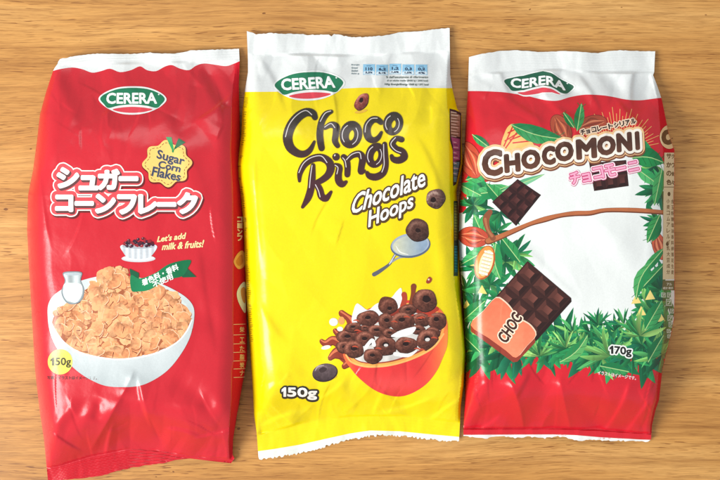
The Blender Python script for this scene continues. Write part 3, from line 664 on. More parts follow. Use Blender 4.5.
# ================================================================== BAG 2: yellow chocolate-hoops bag
def bag_yellow():
    c2 = [
        (262, 425, 300, 412, 8, 0.0018, 's'), (285, 432, 318, 400, 9, 0.0018, 'r'), (318, 400, 345, 378, 9, 0.0013, 's'), (345, 412, 370, 388, 9, 0.0018, 'r'), (365, 405, 345, 380, 9, -0.0012, 'g'), (372, 415, 385, 385, 9, 0.0013, 's'),
        (380, 412, 430, 398, 8, 0.0018, 's'), (405, 395, 455, 405, 9, 0.0012, 'g'), (430, 420, 458, 400, 7, 0.0015, 's'), (262, 400, 290, 380, 12, 0.0012, 'g'), (300, 375, 330, 352, 12, -0.0010, 'g'),
        (262, 60, 285, 110, 10, 0.0013, 's'), (330, 50, 345, 85, 12, 0.0011, 'g'), (395, 45, 380, 100, 12, 0.0012, 's'), (440, 50, 425, 120, 9, -0.0013, 'g'), (300, 48, 292, 80, 10, 0.0012, 'g'),
        (420, 140, 445, 210, 11, 0.0010, 's'), (255, 150, 262, 260, 10, 0.0012, 's'), (255, 290, 285, 340, 14, 0.0011, 's'), (430, 250, 452, 330, 12, -0.0010, 'g'), (452, 120, 458, 185, 4, -0.0012, 'g'), (270, 120, 320, 95, 14, 0.0009, 's'),
    ]
    xl = [(28, 246.4), (60, 248), (72, 248), (90, 245), (110, 242.4), (135, 241), (150, 239), (165, 236.6), (180, 237.4), (195, 240), (225, 243), (260, 244.4), (300, 246.4), (330, 248.6), (380, 252), (415, 254), (432, 256.6), (460, 258)]
    xr = [(28, 449.8), (62, 450), (75, 450.2), (90, 452.6), (108, 457), (116, 461.8), (140, 461.5), (164, 462.5), (180, 459), (192, 456.4), (212, 458), (250, 458.6), (300, 461), (330, 464), (352, 466), (385, 464), (405, 461), (440, 459)]
    gus = [(28, 1), (75, 3), (105, 9), (118, 12.5), (164, 12.5), (192, 6.5), (275, 6), (310, 3), (440, 2)]
    top = jag(0, [(246.8, 31), (252, 32), (256, 34.4), (270, 33), (303, 34.2), (305, 35), (329, 34.2), (331.5, 36.4), (334, 33.6), (350, 37), (362, 37), (385, 35.4), (400, 32), (420, 31), (440, 28.6), (449.6, 28)], .4, 1.9, 5)
    right = [(x, y) for y, x in xr[1:-1]]
    bt = [(459, 441)]
    r_ = random.Random(8)
    line_b = [(459, 441), (448, 441.4), (440, 440.8), (420, 438), (400, 436), (380, 435), (365, 437), (350, 440), (330, 444.4), (318, 449), (300, 453.6), (280, 456.5), (262, 459.8), (258.4, 457)]
    bottom = jag(0, line_b, 1.3, 1.3, 6)
    left = [(x, y) for y, x in reversed(xl[1:-1])]
    yst = [(240, 53), (350, 55), (460, 50)]
    ysb = [(250, 437), (275, 431), (300, 424), (350, 416.4), (400, 416), (460, 423)]
    ytop = [(246, 31), (303, 34), (360, 37), (420, 31), (450, 28)]
    ybot = [(258, 459), (300, 453), (350, 440), (380, 435), (420, 438), (460, 441)]
    b = Bag("yellow cereal bag showing a red bowl of chocolate hoops, lying in the middle", xl, xr, gus, ytop, yst, ysb, ybot, 0.029, 0.006, 0.0035, 0, c2, 11, rib_t=0.00003, rib_b=0.00005, Lb=50)
    YEL = (243, 220, 8)
    wt = [(200, 0), (200, 92), (246, 91.8), (280, 91.6), (310, 91), (340, 88.6), (360, 87.6), (400, 87.6), (452, 88), (500, 88), (500, 0)]
    wb = [(200, 500), (200, 456), (257, 451.5), (275, 449), (300, 444.8), (330, 438), (350, 433.6), (370, 430.6), (400, 431.4), (430, 434.4), (459, 437), (500, 437), (500, 500)]
    body(b, top, right, bottom, left, [(None, YEL), (poly(*wt), WHITE), (poly(*wb), (232, 236, 230))], yst, ysb, (226, 200, 20))
    b.sheet("brand_logo", logo(lambda x, y: (309+x*1.06+.1*y, 84+y*1.06-0.05*x-0.0012*x*x*0)), 1.3, 1)
    # title, brush letters
    LET = [
        [(315, 117.5, 2.4), (312.6, 113.4, 3.2), (306, 112.4, 3.6), (298, 117, 4), (291, 126, 4.1), (287.6, 137, 4.1), (290, 147, 3.8), (297, 153, 3.2), (304, 154, 2.8), (310, 150, 2.2), (314.3, 141.8, 1.0)],
        [(331.2, 111.8, 1.6), (326, 114.4, 2.6), (321.6, 122, 2.7), (319.8, 133, 2.8), (320.4, 142, 2.8), (321.6, 148.2, 2.6)],
        [(325, 128, 1.6), (331, 124.8, 2.5), (336.2, 127, 3), (335.8, 134, 2.6), (335, 141, 2.5), (337.6, 145.8, 2.0)],
        [(378+3, 122.4, 2.2), (377, 119.6, 2.6), (372, 120.2, 3), (367.7, 125.5, 3.2), (366.8, 132, 3.2), (368.8, 138, 3), (373.3, 140.3, 2.5), (378, 138, 2), (381.3, 132.5, 1.1)],
        [(299.5, 181, 1.1), (300, 173, 2.2), (304.5, 164.4, 2.8), (312, 159, 3.1), (321, 157.6, 3.2), (328.3, 161.4, 3.4), (330.8, 168, 3.4), (328, 175, 3), (322, 180, 2.6), (316, 183, 2.2)],
        [(313, 165.4, 1.8), (312, 177, 3), (311, 188, 3), (308, 198, 2.8), (302.6, 207, 1.2)],
        [(316.6, 184, 2.6), (319.8, 190, 2.9), (321.4, 196, 3), (326, 198.4, 2.6), (331, 192, 1.1)],
        [(336, 156.8, 3.2), (336.1, 156.9, 3.2)],
        [(335.4, 164.6, 1.3), (339.3, 167.3, 2.6), (338.4, 174, 2.9), (338.6, 180.6, 3), (342, 184.3, 2.7), (346, 182, 1.3)],
        [(343.6, 157, 2.4), (346.4, 160.4, 2.7), (347.5, 167, 2.6), (347.3, 174.6, 2.4)],
        [(347, 160.5, 1.8), (352.5, 155.4, 2.4), (359, 154, 2.9), (362.6, 158.4, 3), (361.5, 166, 2.7), (361, 171.6, 2.6), (364.3, 171, 1.3)],
        [(384.6, 144.2, 2.0), (385, 154, 2.5), (385.5, 165, 2.6), (383, 173, 2.8), (376, 177, 3), (369.5, 176, 2.5), (367, 172.8, 1.5)],
        [(401.6, 139.6, 2.4), (396, 138.6, 2.2), (392.2, 144, 2.8), (396, 149, 2.8), (402, 151.6, 3), (404.3, 157, 3), (399, 160.3, 2.9), (393.5, 159.4, 2.4), (391.5, 156, 1.5)],
    ]
    def ring(cx, cy, rx, ry, tilt, r):
        t_ = math.radians(tilt); o = []
        for k in range(12):
            a = 2*math.pi*k/12; X, Y = rx*math.cos(a), ry*math.sin(a)
            o.append((cx+X*math.cos(t_)-Y*math.sin(t_), cy+X*math.sin(t_)+Y*math.cos(t_), r*(1+.12*math.cos(a+2.5))))
        return o
    RG = [ring(351.2, 135, 6.9, 9.6, 12, 3.7), ring(393.4, 124, 6.0, 8.0, 14, 3.4), ring(375.6, 155.6, 6.1, 9.0, 14, 3.2)]
    fillc = lambda x, y: np.array((58, 40, 38))+np.outer(np.clip((150-y)/40, -1, 1), (-10, 6, -2))+np.outer(8*noise(x, y, .3), (1, .6, .8))
    L = []; allc = []
    for l in LET: allc += stroke(l, 4, k=1.1)
    for r in RG: allc += stroke(r, 3, closed=True, k=1.08)
    rimc = []
    for l in LET: rimc += stroke([(x, y, r*1.1+.45) for x, y, r in l], 4)
    for r in RG: rimc += stroke([(x, y, q*1.08+.45) for x, y, q in r], 3, closed=True)
    L = [(rimc, (104, 84, 30)), (allc, fillc)]
    hl = []
    for l in LET:
        n = len(l)
        if n < 3: hl += ell(334.8, 155.3, .7, 1.1, .5, 10); continue
        a, z_ = max(0, int(n*.12)), max(3, int(n*.62)); pts = []
        for i in range(a, z_):
            x, y, r = l[i]; d = np.array(l[min(i+1, n-1)][:2])-np.array(l[max(i-1, 0)][:2]); d = d/np.hypot(*d); nn = np.array([d[1], -d[0]])
            if nn @ np.array([-.9, -.5]) < 0: nn = -nn
            pts.append((x+nn[0]*r*.52, y+nn[1]*r*.52, .42))
        hl += stroke(pts, 4, caps=6)
    for r in RG:
        hl += stroke([(x-q*.5, y-q*.15, .42) for x, y, q in r[4:9]], 3, caps=6)
        hl += stroke([(x-q*.1, y+.5, .36) for x, y, q in (r[10:]+r[:3])], 3, caps=6)
    L.append((hl, (214, 206, 206)))
    b.sheet("title_lettering", L, 1.0, 1)
    tx = text("Chocolate", (355, 194.6), (423.5, 167.4), (425.6, 185.6), (350.6, 214.6), shear=.12, bold=.42)+text("Hoops", (368.4, 211.4), (412.6, 192.6), (413.2, 211.6), (368.6, 232.2), shear=.1, bold=.42)
    b.sheet("subtitle_lettering", lettering(tx, [(1.7, .5, .7, (84, 60, 22)), (1.4, 0, 0, (84, 60, 34)), (0, 0, 0, (246, 246, 240))]), 1.0, 1)
    tx = weight("50g", 281.8, 387.4, 316.6, 398.6, .5, .9)
    b.sheet("weight_mark", lettering(tx, [(1.9, .2, .3, (44, 42, 36)), (0, 0, 0, (246, 246, 240))]), 1.1, 1)
    # nutrition table
    L = []; nums = ("110", "6,2", "1,2", "0,3", "0,2"); per = ("5,5%", "8,1%", "1,6%", "1,0%", "4%")
    for k in range(5):
        x = 363.2+k*13.1; y = 64.4+.5*math.sin(k*2.2)
        L.append((smooth((x, y+.8), (x+1, y), (x+10.6, y), (x+11.6, y+.8), (x+11.6, y+9.6), (x+10.6, y+10.2), (x+1, y+10.2), (x, y+9.6), n=2), (142, 196, 226)))
        L.append((smooth((x+.8, y+7.4), (x+2, y+6.8), (x+9.6, y+6.8), (x+10.8, y+7.4), (x+10.8, y+9.8), (x+.8, y+9.8), n=2), (214, 232, 240)))
        L.append((text_at(nums[k], x+2.6, y+3.2, 6.6, 2.8, bold=.28), (52, 70, 96))); L.append((text_at(per[k], x+2.4, y+7.3, 6.8, 2, bold=.2), (52, 70, 96))); L.append((line(x+3.4, y+1.6, x+8, y+1.6, .35), (96, 130, 160)))
    L += tiny_rows(351.4, 64.2, 359.6, 73, 4, ("Energie", "Grassi", "Zuccheri", "Sale g"), 1.5, (130, 146, 150), rag=.3)
    for k, (a, e, s_) in enumerate(((386, 428, "% dell'assunzione di riferimento"), (387, 428, "di un adulto medio (8400 kJ / 2000 kcal)"), (384.6, 428.4, "100g: Energia/Energy 1568 kJ / 371 kcal"))):
        L.append((text(s_, (a, 76+k*3.7), (e, 76+k*3.9), (e, 78.2+k*3.9), (a, 78.2+k*3.7), bold=.08+.05*(k == 2)), (110, 122, 116)))
    b.sheet("nutrition_table", L, 1.2, 1)
    # little vertical text along the left edge
    L = []
    r_ = random.Random(3)
    for (y0, y1) in ((98, 108), (112, 118), (120, 146), (156, 158), (166, 168), (178, 180), (187, 208), (218, 222), (228, 232), (250, 262), (265, 300), (305, 342)):
        y = y0
        while y < y1:
            x = float(b.f('xl', y))+2.0+r_.uniform(-.4, .4); L.append((line(x, y, x+r_.uniform(1.2, 2.6), y+.1, .22), (110, 98, 30))); y += r_.uniform(1.4, 2.4)
    b.sheet("edge_print", L, 1.2, 1)
    # gusset picture strip
    L = [(poly((449.4, 108.6), (455, 110), (461, 113), (460.6, 163), (456, 184), (453, 186), (452.6, 150), (449.8, 140)), (78, 52, 52)),
         (poly((450.4, 111), (455, 112.4), (460, 115.6), (459.7, 137), (450.6, 135)), (170, 140, 112)), (poly((450.8, 137), (459.8, 139), (459.4, 160), (453, 162), (452.8, 146)), (168, 92, 132)), (poly((453.3, 162), (459.3, 162), (456, 182), (453.6, 182)), (110, 150, 156))]
    for k in range(17):
        y = 112+k*1.5; L.append((line(450.8+(k % 3)*.3, y, 456+(k*7 % 4), y+.8, .3), (92, 62, 52) if k % 2 else (226, 208, 190)))
    for k in range(14): L.append((line(453.4, 142+k*2.6, 456+(k*5 % 4), 142.6+k*2.6, .32), (62, 52, 66) if k % 2 else (230, 214, 214)))
    L += [(poly((453.6, 201), (457.4, 201), (457.8, 262), (457.6, 276), (453.6, 276)), (64, 78, 66)), (poly((454.2, 203), (457, 203), (457.2, 240), (454.2, 240)), (150, 152, 80)), (poly((454.2, 246), (457, 246), (457.2, 272), (454.4, 272)), (60, 130, 140))]
    for k in range(24): L.append((line(454.3, 204+k*2.9, 456.9, 204.3+k*2.9, .3), (44, 44, 40)))
    b.sheet("side_print", L, .9, 1, None, MATTE)
    # loose hoops, racket
    L = [(ell(361, 111.6, 6.4, 1.6, -.2), (232, 186, 60))]+hoop(361.6, 101.8, 5.9, 9.2, .55, (-.18, -.12, .34), 3, (126, 50, 42), (216, 138, 120))
    b.sheet("falling_hoop_print", L, .8, 1)
    L = hoop(435.6, 198.4, 9.6, 9.4, -.5, (-.3, .02, .32), 7, (88, 54, 48), (190, 158, 144))
    b.sheet("falling_hoop_print", L, .8, 1)
    L = [(stroke([(399, 249, 1.5), (394, 256.5, 1.2), (389.5, 264, 1.3), (379, 271.6, 1.9), (374, 274.4, 2.1)], 4), (96, 98, 108)), (stroke([(412, 257, .9), (400, 257.4, .8), (391.4, 262, 1.0)], 4), (150, 156, 168)), (stroke([(399, 249, .5), (394, 256.5, .5), (389.5, 264, .5)], 4), (214, 218, 224)),
         (ell(410.4, 245.6, 20, 12.2, -.12, 40), (92, 106, 128)), (ell(410.2, 244.6, 19, 11.2, -.12, 40), (168, 182, 198)), (ell(410.2, 245.4, 17.4, 9.9, -.12, 40), lambda x, y: np.array((206, 206, 178))+np.outer(np.clip((x-396)/26, 0, 1), (-66, -44, 6))+np.outer(10*noise(x, y, .4), (1, 1, 1))),
         (stroke([(396, 246, .3), (400, 252, .7), (408, 254.6, .3)], 4), (236, 238, 228))]
    L += hoop(417.4, 230, 11.7, 11, .3, (.06, .02, .24), 9, (72, 42, 34), (138, 98, 84))
    b.sheet("racket_print", L, .8, 1)
    L = [(ell(327, 377.4, 10, 3, -.1), (214, 176, 30))]+[(ell(325, 372.8, 12.8, 9, -.2, 30), (46, 34, 36)), (ell(324.6, 372.2, 12.3, 8.5, -.2, 30), lambda x, y: np.array((84, 68, 70))+np.outer(50*np.exp(-(((x-322)/6)**2+((y-367.6)/2.4)**2))+18*(noise(x, y, .8)-.5)-20*np.clip((y-374)/6, 0, 1), (1, .9, .92))),
         (smooth((319, 369.6), (323, 367), (327, 368.6), (325, 371.6), (321, 372.6)), (60, 44, 46)), (stroke([(315, 371, .3), (318, 366.6, .8), (324, 365.4, .3)], 4), (170, 156, 158))]
    b.sheet("hoop_print", L, .8, 1)
    # bowl: splashes, milk, hoops, red bowl
    L = []; CH, CHL = (146, 58, 40), (214, 118, 78)
    L.append((smooth((336, 346), (343, 330), (350, 320), (358, 311), (366, 322), (374, 345), (366, 364), (352, 368), (340, 360), (334, 353)), (150, 60, 42)))
    for pts in ([(352, 346, 5), (342, 344, 4), (333, 340, 3.2), (326, 343.5, 2.4), (321.5, 341, 1.6)], [(350, 352, 6), (340, 352, 5), (334, 354, 3), (330, 357.6, 1.7)], [(356, 330, 5), (352, 322, 4), (347, 316.5, 2.2), (341.5, 313, 2.3)], [(358, 360, 5), (350, 362, 3), (344, 366, 1.8)], [(345, 338, 4), (338, 334, 2), (335, 330.6, 1.7)], [(362, 340, 7), (350, 345, 8), (346, 352, 6)]):
        pts = [(x, y, r*1.3) for x, y, r in pts]; L.append((stroke([(x+.4, y+.7, r+.3) for x, y, r in pts], 4), (112, 40, 28))); L.append((stroke(pts, 4), CH)); L.append((stroke([(x-.5, y-r*.45, r*.28) for x, y, r in pts], 4), CHL))
    L += [(ell(333.5, 322, 4.4, 4, 0, 20), (226, 228, 222)), (ell(340, 329, 3, 2.4), (232, 232, 226)), (ell(326, 347.4, 4.8, 2, -.2), (236, 234, 214)), (ell(341.5, 320.6, 3.2, 4), (226, 160, 90))]
    L += [(smooth((343, 352), (345, 335), (352, 321), (368, 309), (392, 302.4), (416, 300.4), (436, 306), (446.4, 319), (447.2, 338), (443, 356), (436, 372), (425, 385), (410, 394), (396, 396.4), (380, 392.6), (366, 384), (352, 370), (345, 360)), lambda x, y: np.array((222, 54, 52))+np.outer(np.clip((x-400)/45, 0, 1)**2*46+np.clip((362-x)/16, 0, 1)*36, (.6, 1.6, .3))+np.outer(14*np.exp(-((x-390)/26)**2-((y-382)/8)**2), (1, 1, 1))),
          (smooth((348, 350), (350, 334), (358, 321), (374, 311), (396, 304.6), (416, 303), (434, 308.6), (443.4, 321), (443, 334), (434, 347), (414, 358), (390, 365), (366, 366.4), (353, 362)), (244, 168, 82)),
          (smooth((350, 350), (352, 336), (360, 323), (376, 313), (397, 306.8), (416, 305.4), (432, 310.4), (441, 322), (440.6, 333), (432, 345), (412, 355.6), (389, 362.4), (367, 363.6), (355, 359.6)), (158, 64, 44)),
          (smooth((350.4, 350), (353, 336), (361, 324), (377, 314), (398, 308), (416, 306.8), (431, 311.4), (439.8, 322), (439.4, 332.6), (431, 343.6), (411, 354), (389, 361), (367, 362.4), (355, 358.6)), lambda x, y: np.array((226, 224, 218))-np.outer(34*noise(x, y, .22, 5), (1, 1.05, 1.1)))]
    L += [(smooth((352, 322), (354, 309), (357, 303.6), (361, 305.6), (368, 310), (376, 304), (386, 300), (392, 297), (396, 292), (401, 288), (402, 296), (400.6, 306), (392, 312), (374, 318), (362, 328)), (238, 240, 238)),
          (stroke([(403, 306, 3), (404.6, 299, 2.6), (404, 294.6, 2.8)], 4), (176, 66, 44)), (stroke([(412, 304, 3.4), (413, 294, 2.2), (413.6, 286.4, 2.9)], 4), (132, 62, 36)), (smooth((426, 281.6), (429, 276.8), (432, 279), (430.4, 282.6), (427.6, 283.6)), (164, 66, 44)), (ell(428.6, 279.6, .9, 1), (240, 214, 190))]
    L.append((stroke([(353, 333, 2), (364, 329, 3), (380, 318, 2.4), (398, 312, 3), (410, 308, 4), (432, 314, 3), (437, 320, 2)], 4), (140, 50, 34)))
    L.append((stroke([(405, 316, 3), (418, 318, 3.6), (430, 312, 3.2), (437, 309, 2)], 4), (186, 62, 42)))
    H = [(387.6, 305.4, 9.4, 9, .2, (.28, .28, .25), 1), (408, 309.6, 9, 5.2, -.2, (0, 0, .3), 14), (367.6, 318, 11, 7.6, -.1, (.02, -.05, .28), 2), (385.6, 320.6, 8, 7.4, 0, (.15, -.05, .33), 4), (421.4, 319.4, 9, 6.6, .1, (-.1, -.1, .3), 5), (402, 321.8, 12, 9.4, -.1, (0, -.22, .27), 6), (438.6-1.4, 321, 9.4, 8.6, 0, (-.1, -.2, .3), 8), (365, 328, 6.5, 2.8, .1, (0, 0, .3), 31),
         (433, 332, 7.4, 5, .2, (0, 0, .3), 33), (377.6, 330.6, 9.5, 5.6, .1, (-.1, -.1, .3), 10), (347.5, 337, 11, 7, .1, (0, -.1, .3), 11), (364.6, 338.6, 9.6, 7.4, 0, (0, 0, .3), 12), (385, 345.6, 11.2, 10.2, 0, (.06, -.1, .3), 15, (82, 42, 31), (172, 108, 88), (214, 208, 202)), (405.8, 345, 10.8, 8.4, 0, (0, -.12, .3), 16), (427.6, 339.8, 11.2, 10.6, -.2, (-.02, -.1, .34), 17, (82, 42, 31), (172, 108, 88), (220, 214, 208)),
         (353.6, 349.2, 10.4, 8.4, .2, (0, -.1, .34), 18), (372.6, 356, 9.4, 7.4, 0, (-.02, -.1, .28), 19), (424.6, 300.4, 11.8, 11.6, .5, (.08, -.18, .36), 21)]
    H = H[:-4]+[(344.6, 347, 8.6, 6.4, .2, (0, 0, .3), 41), (418, 329.6, 7.6, 4.6, .1, (0, 0, .3), 42), (390, 333, 7.8, 4.6, .1, (0, 0, .3), 43), (353, 327.4, 8, 5, -.2, (0, -.1, .3), 44)]+H[-4:]
    for h in H: L += hoop(*h)
    for k in range(14):
        x, y = rng.uniform(352, 436), rng.uniform(312, 352); L.append((stroke([(x, y, .3), (x+3, y-.6, .8), (x+6, y+.5, .3)], 3, caps=6), (188, 76, 50)))
    L += [(stroke([(392, 336, 1), (400, 334, 3.2), (410, 331, 3.4), (414.6, 328, 1.4)], 4), (240, 240, 236)), (stroke([(374, 345, 2), (372, 340, 1.6), (366, 347, 1.8)], 4), (232, 232, 228)), (stroke([(395, 354, 2), (408, 355.4, 1.8), (416, 351, 1)], 4), (236, 236, 232))]
    front = smooth((344.6, 353), (349, 360.5), (357, 364.6), (368, 366.6), (390, 365.4), (414, 358.4), (434, 347.6), (443.6, 334), (447.4, 330), (447, 346), (442.6, 358), (436, 372), (425, 385), (410, 394), (396, 396.4), (380, 392.6), (366, 384), (352, 370), n=5)
    L.append((front, lambda x, y: np.array((224, 56, 56))+np.outer(np.clip((x-412)/34, 0, 1)**2*60+np.clip((358-x)/12, 0, 1)*46, (.5, 1.4, .2))+np.outer(18*np.exp(-((x-392)/30)**2-((y-384)/9)**2), (1, 1, 1))))
    L.append((stroke([(346, 355, .7), (351, 361.6, .9), (360, 365.4, .9), (372, 366.8, .9), (392, 364.8, .9), (414, 358, .9), (433, 347.6, .9), (443.6, 334, .8)], 5), (248, 184, 104)))
    b.sheet("cereal_bowl_print", L, .8, 1)
bag_yellow()
# ================================================================== BAG 3: red and white jungle bag
def bag_jungle():
    c3 = [
        (498, 60, 512, 98, 8, 0.0014, 's'), (540, 96, 556, 78, 7, 0.0022, 's'), (556, 78, 576, 98, 8, -0.0020, 'g'), (578, 74, 600, 108, 9, 0.0018, 's'), (605, 72, 622, 100, 8, -0.0016, 'g'), (636, 66, 632, 104, 8, 0.0022, 's'), (648, 74, 640, 118, 9, -0.0015, 'g'),
        (500, 92, 545, 122, 11, 0.0013, 's'), (555, 105, 590, 122, 10, 0.0014, 's'), (620, 102, 652, 132, 9, 0.0018, 's'), (600, 100, 655, 115, 12, 0.0010, 'g'),
        (510, 382, 524, 434, 8, 0.0026, 'r'), (530, 372, 516, 400, 9, 0.0014, 's'), (548, 376, 528, 432, 10, -0.0012, 'g'), (560, 380, 572, 436, 8, 0.0022, 'r'), (574, 395, 602, 432, 9, -0.0014, 'g'), (606, 428, 628, 385, 8, 0.0020, 's'), (626, 432, 650, 398, 8, 0.0016, 's'),
        (470, 400, 492, 380, 9, 0.0012, 'g'), (475, 432, 500, 415, 8, 0.0014, 's'), (540, 432, 552, 410, 6, 0.0014, 'r'), (640, 330, 662, 370, 10, 0.0010, 's'), (466, 110, 476, 200, 9, 0.0011, 's'), (600, 220, 640, 280, 14, 0.0008, 'g'), (520, 240, 580, 300, 16, 0.0008, 's'),
    ]
    xl = [(50, 469), (57, 469), (90, 468), (110, 466.4), (150, 464.6), (180, 462), (210, 459.4), (240, 458.4), (260, 459.4), (300, 463), (340, 465), (360, 465.6), (400, 465), (430, 463.4), (445, 463.4)]
    xr = [(48, 655.4), (54, 655), (72, 654.2), (75, 653), (85, 657), (100, 662), (120, 666), (135, 669), (150, 674.4), (185, 674.6), (193, 673.6), (240, 674.6), (300, 674.8), (320, 674), (335, 671), (370, 662.4), (400, 659), (410, 655.6), (425, 652), (442, 651)]
    gus = [(48, 1), (75, 2), (100, 4), (135, 8), (150, 11), (185, 12), (300, 12.5), (330, 9), (360, 4), (400, 2.5), (442, 1)]
    top = jag(0, [(469, 57), (480, 54), (500, 51), (515, 50), (540, 52), (566, 51), (580, 51.6), (598, 53.2), (608, 51), (620, 50.2), (640, 51), (655.2, 51.2)], .25, 2.6, 11)
    right = [(x, y) for y, x in xr[1:-1]]
    bottom = [(651, 439.6)]+jag(0, [(648, 441.8), (625, 441), (600, 440.4), (590, 439.6), (580, 441.4), (566, 437.8), (556, 436.2), (545, 438.4), (528, 436.8), (515, 438.2), (500, 436.2), (485, 438.6), (463.4, 436)], .7, 2.0, 12)
    left = [(x, y) for y, x in reversed(xl[1:-1])]
    yst = [(460, 74), (560, 69), (600, 72), (660, 72)]
    ysb = [(460, 428.6), (560, 428.4), (600, 430), (655, 434)]
    ytop = [(469, 57), (515, 50), (566, 51), (600, 53), (655, 51)]
    ybot = [(463, 437), (556, 437), (600, 441), (655, 442)]
    b = Bag("red and white cereal bag showing green jungle leaves and chocolate bars", xl, xr, gus, ytop, yst, ysb, ybot, 0.029, 0.006, 0.004, 0, c3, 23, rib_t=0.00004, rib_b=0.00003, Lb=48, Lt=90, foldb=0.0016)
    RED = (214, 32, 46)
    wt = [(400, 0), (400, 91)]+[tuple(p) for p in catmull([(462, 91), (480, 91), (502, 92), (516, 94), (530, 96.5), (545, 100), (558, 100.5), (570, 97), (585, 94.6), (600, 95), (612, 96.6), (626, 99.4), (640, 100.2), (655, 98.4), (664, 97.4)], False, 4)]+[(720, 97), (720, 0)]
    wb = [(400, 500), (400, 435), (463, 435), (500, 434.8), (556, 434.6), (575, 435.2), (600, 437.4), (640, 439.6), (652, 440), (720, 440), (720, 500)]
    body(b, top, right, bottom, left, [(None, RED), (poly(*wt), WHITE), (poly(*wb), (238, 240, 236))], yst, ysb, (200, 30, 40))
    def warp(x, y):
        X = 539+x*1.08
        return (X, 84+y*(.86-.10*max(x, 0)/34)+float(np.interp(x, (-34, -26, -14, -4, 4, 12, 20, 28, 34), (-3.2, -1.0, .4, -1.6, -3.4, -2.2, 2.2, 3.4, 2.6))))
    b.sheet("brand_logo", [(s_, (22, 92, 66) if k == 1 else c) for k, (s_, c) in enumerate(logo(warp))], 1.2, 1)
    # ---- jungle picture (background of the print)
    front_lim = [ccw(np.array([*[(float(b.f('xl', y))+.3, y) for y in np.linspace(80, 400, 60)], *[(float(b.f('xr', y)-b.f('gus', y))+1.5, y) for y in np.linspace(400, 80, 60)]]))]
    full_lim = [ccw(np.array([*[(float(b.f('xl', y))+.3, y) for y in np.linspace(80, 400, 60)], *[(float(b.f('xr', y))-.6, y) for y in np.linspace(400, 80, 60)]]))]
    L = [(poly((455, 214), (466, 212), (468, 190), (486, 182), (540, 168), (600, 158), (640, 150), (652, 150), (668, 170), (690, 190), (690, 345), (455, 345)), (236, 240, 236))]
    # warm rays behind the title
    for k in range(30):
        a = math.radians(200+k*5.2); r0, r1 = 20, 34+9*((k*7) % 5)/4; X, Y = 618, 150
        L.append((line(X+r0*1.2*math.cos(a), Y+r0*math.sin(a), X+r1*1.0*math.cos(a), Y+r1*math.sin(a), .35), (246, 170, 100)))
    L += [(smooth((503, 150), (505, 132), (512, 124), (522, 128), (531, 140), (534, 152)), (246, 196, 110))]
    for q in ((504, 146, 513, 126), (505, 149, 518, 131), (510, 140, 526, 134), (508, 133, 516, 129), (513, 143, 530, 141), (520, 132, 505, 141)): L.append((line(*q, .7), (214, 48, 40)))
    def pod(cx, cy, rx, ry, ang, col, lit):
        o = [(ell(cx, cy, rx+.5, ry+.5, ang, 26), tuple(np.array(col)*.6)), (ell(cx, cy, rx, ry, ang, 26), col)]; c, s_ = math.cos(ang), math.sin(ang)
        for k in range(-2, 3):
            yy = ry*.36*k; L_ = rx*math.sqrt(max(0, 1-(k*.36)**2))*.9
            o.append((stroke([(cx-L_*c-yy*s_*.2, cy-L_*s_+yy*c*.2, .15), (cx-yy*s_, cy+yy*c, .9), (cx+L_*c-yy*s_*.2, cy+L_*s_+yy*c*.2, .15)], 4, caps=6), lit if k % 2 else tuple(np.array(col)*.8)))
        return o
    PC, PL_ = (196, 78, 56), (232, 138, 100)
    L += pod(561, 129, 15, 9, 1.1, (176, 78, 52), (214, 120, 80))+pod(592.5, 124.5, 14.5, 8.6, -.25, (172, 74, 50), (222, 136, 96))+pod(472, 163, 15, 8.4, 1.25, PC, PL_)+pod(473.5, 237, 13.4, 8.8, .15, PC, PL_)+pod(659, 246, 14, 6.5, 1.3, (206, 92, 64), (236, 146, 104))
    L += leaf(511, 124.6, 564, 139, 17, (24, 128, 72), (44, 152, 82), 6, curve=.06)+leaf(472.5, 134.6, 491, 149, 8, (20, 118, 66), (60, 156, 88), 4)+leaf(574, 128, 563, 112, 7, (20, 120, 60), (50, 150, 80), 3)+leaf(577, 131, 581.5, 103, 10, (28, 132, 70), (60, 160, 86), 4)
    # bursts round the picture
    P_dark = GREENS[:5]
    for (x, y, r, n, a0, a1, sd) in [(486, 192, 24, 11, 100, 260, 1), (474, 205, 20, 12, 0, 360, 2), (500, 212, 26, 12, -30, 200, 3), (497, 232, 22, 11, 0, 360, 7), (480, 268, 26, 14, 0, 360, 4), (466, 290, 24, 14, 0, 360, 5), (505, 262, 26, 14, 0, 360, 6), (515, 255, 22, 10, -60, 120, 8), (474, 312, 28, 15, 0, 360, 9), (490, 285, 26, 14, 0, 360, 10), (500, 300, 22, 12, 0, 360, 13), (470, 338, 26, 14, -180, 180, 11), (482, 345, 24, 15, 0, 360, 12),
                                     (655, 165, 26, 13, 60, 260, 20), (660, 190, 26, 14, 60, 270, 21), (660, 222, 22, 10, 90, 250, 22), (662, 290, 30, 13, 130, 280, 23), (655, 312, 30, 15, 120, 300, 24), (668, 325, 30, 15, 90, 300, 25), (668, 300, 20, 12, 60, 300, 42)]:
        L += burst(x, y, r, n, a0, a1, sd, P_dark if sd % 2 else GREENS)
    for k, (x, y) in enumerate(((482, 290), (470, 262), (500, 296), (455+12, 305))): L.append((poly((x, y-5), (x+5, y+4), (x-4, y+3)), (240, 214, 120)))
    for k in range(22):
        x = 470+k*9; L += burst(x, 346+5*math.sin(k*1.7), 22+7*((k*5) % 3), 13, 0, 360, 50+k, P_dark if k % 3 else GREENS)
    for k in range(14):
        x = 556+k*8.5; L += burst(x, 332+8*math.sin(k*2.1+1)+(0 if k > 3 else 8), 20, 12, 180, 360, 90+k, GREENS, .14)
    for k in range(8): L += burst(592+k*10, 352+7*math.sin(k*2.2), 27, 14, 0, 360, 120+k, GREENS, .17)
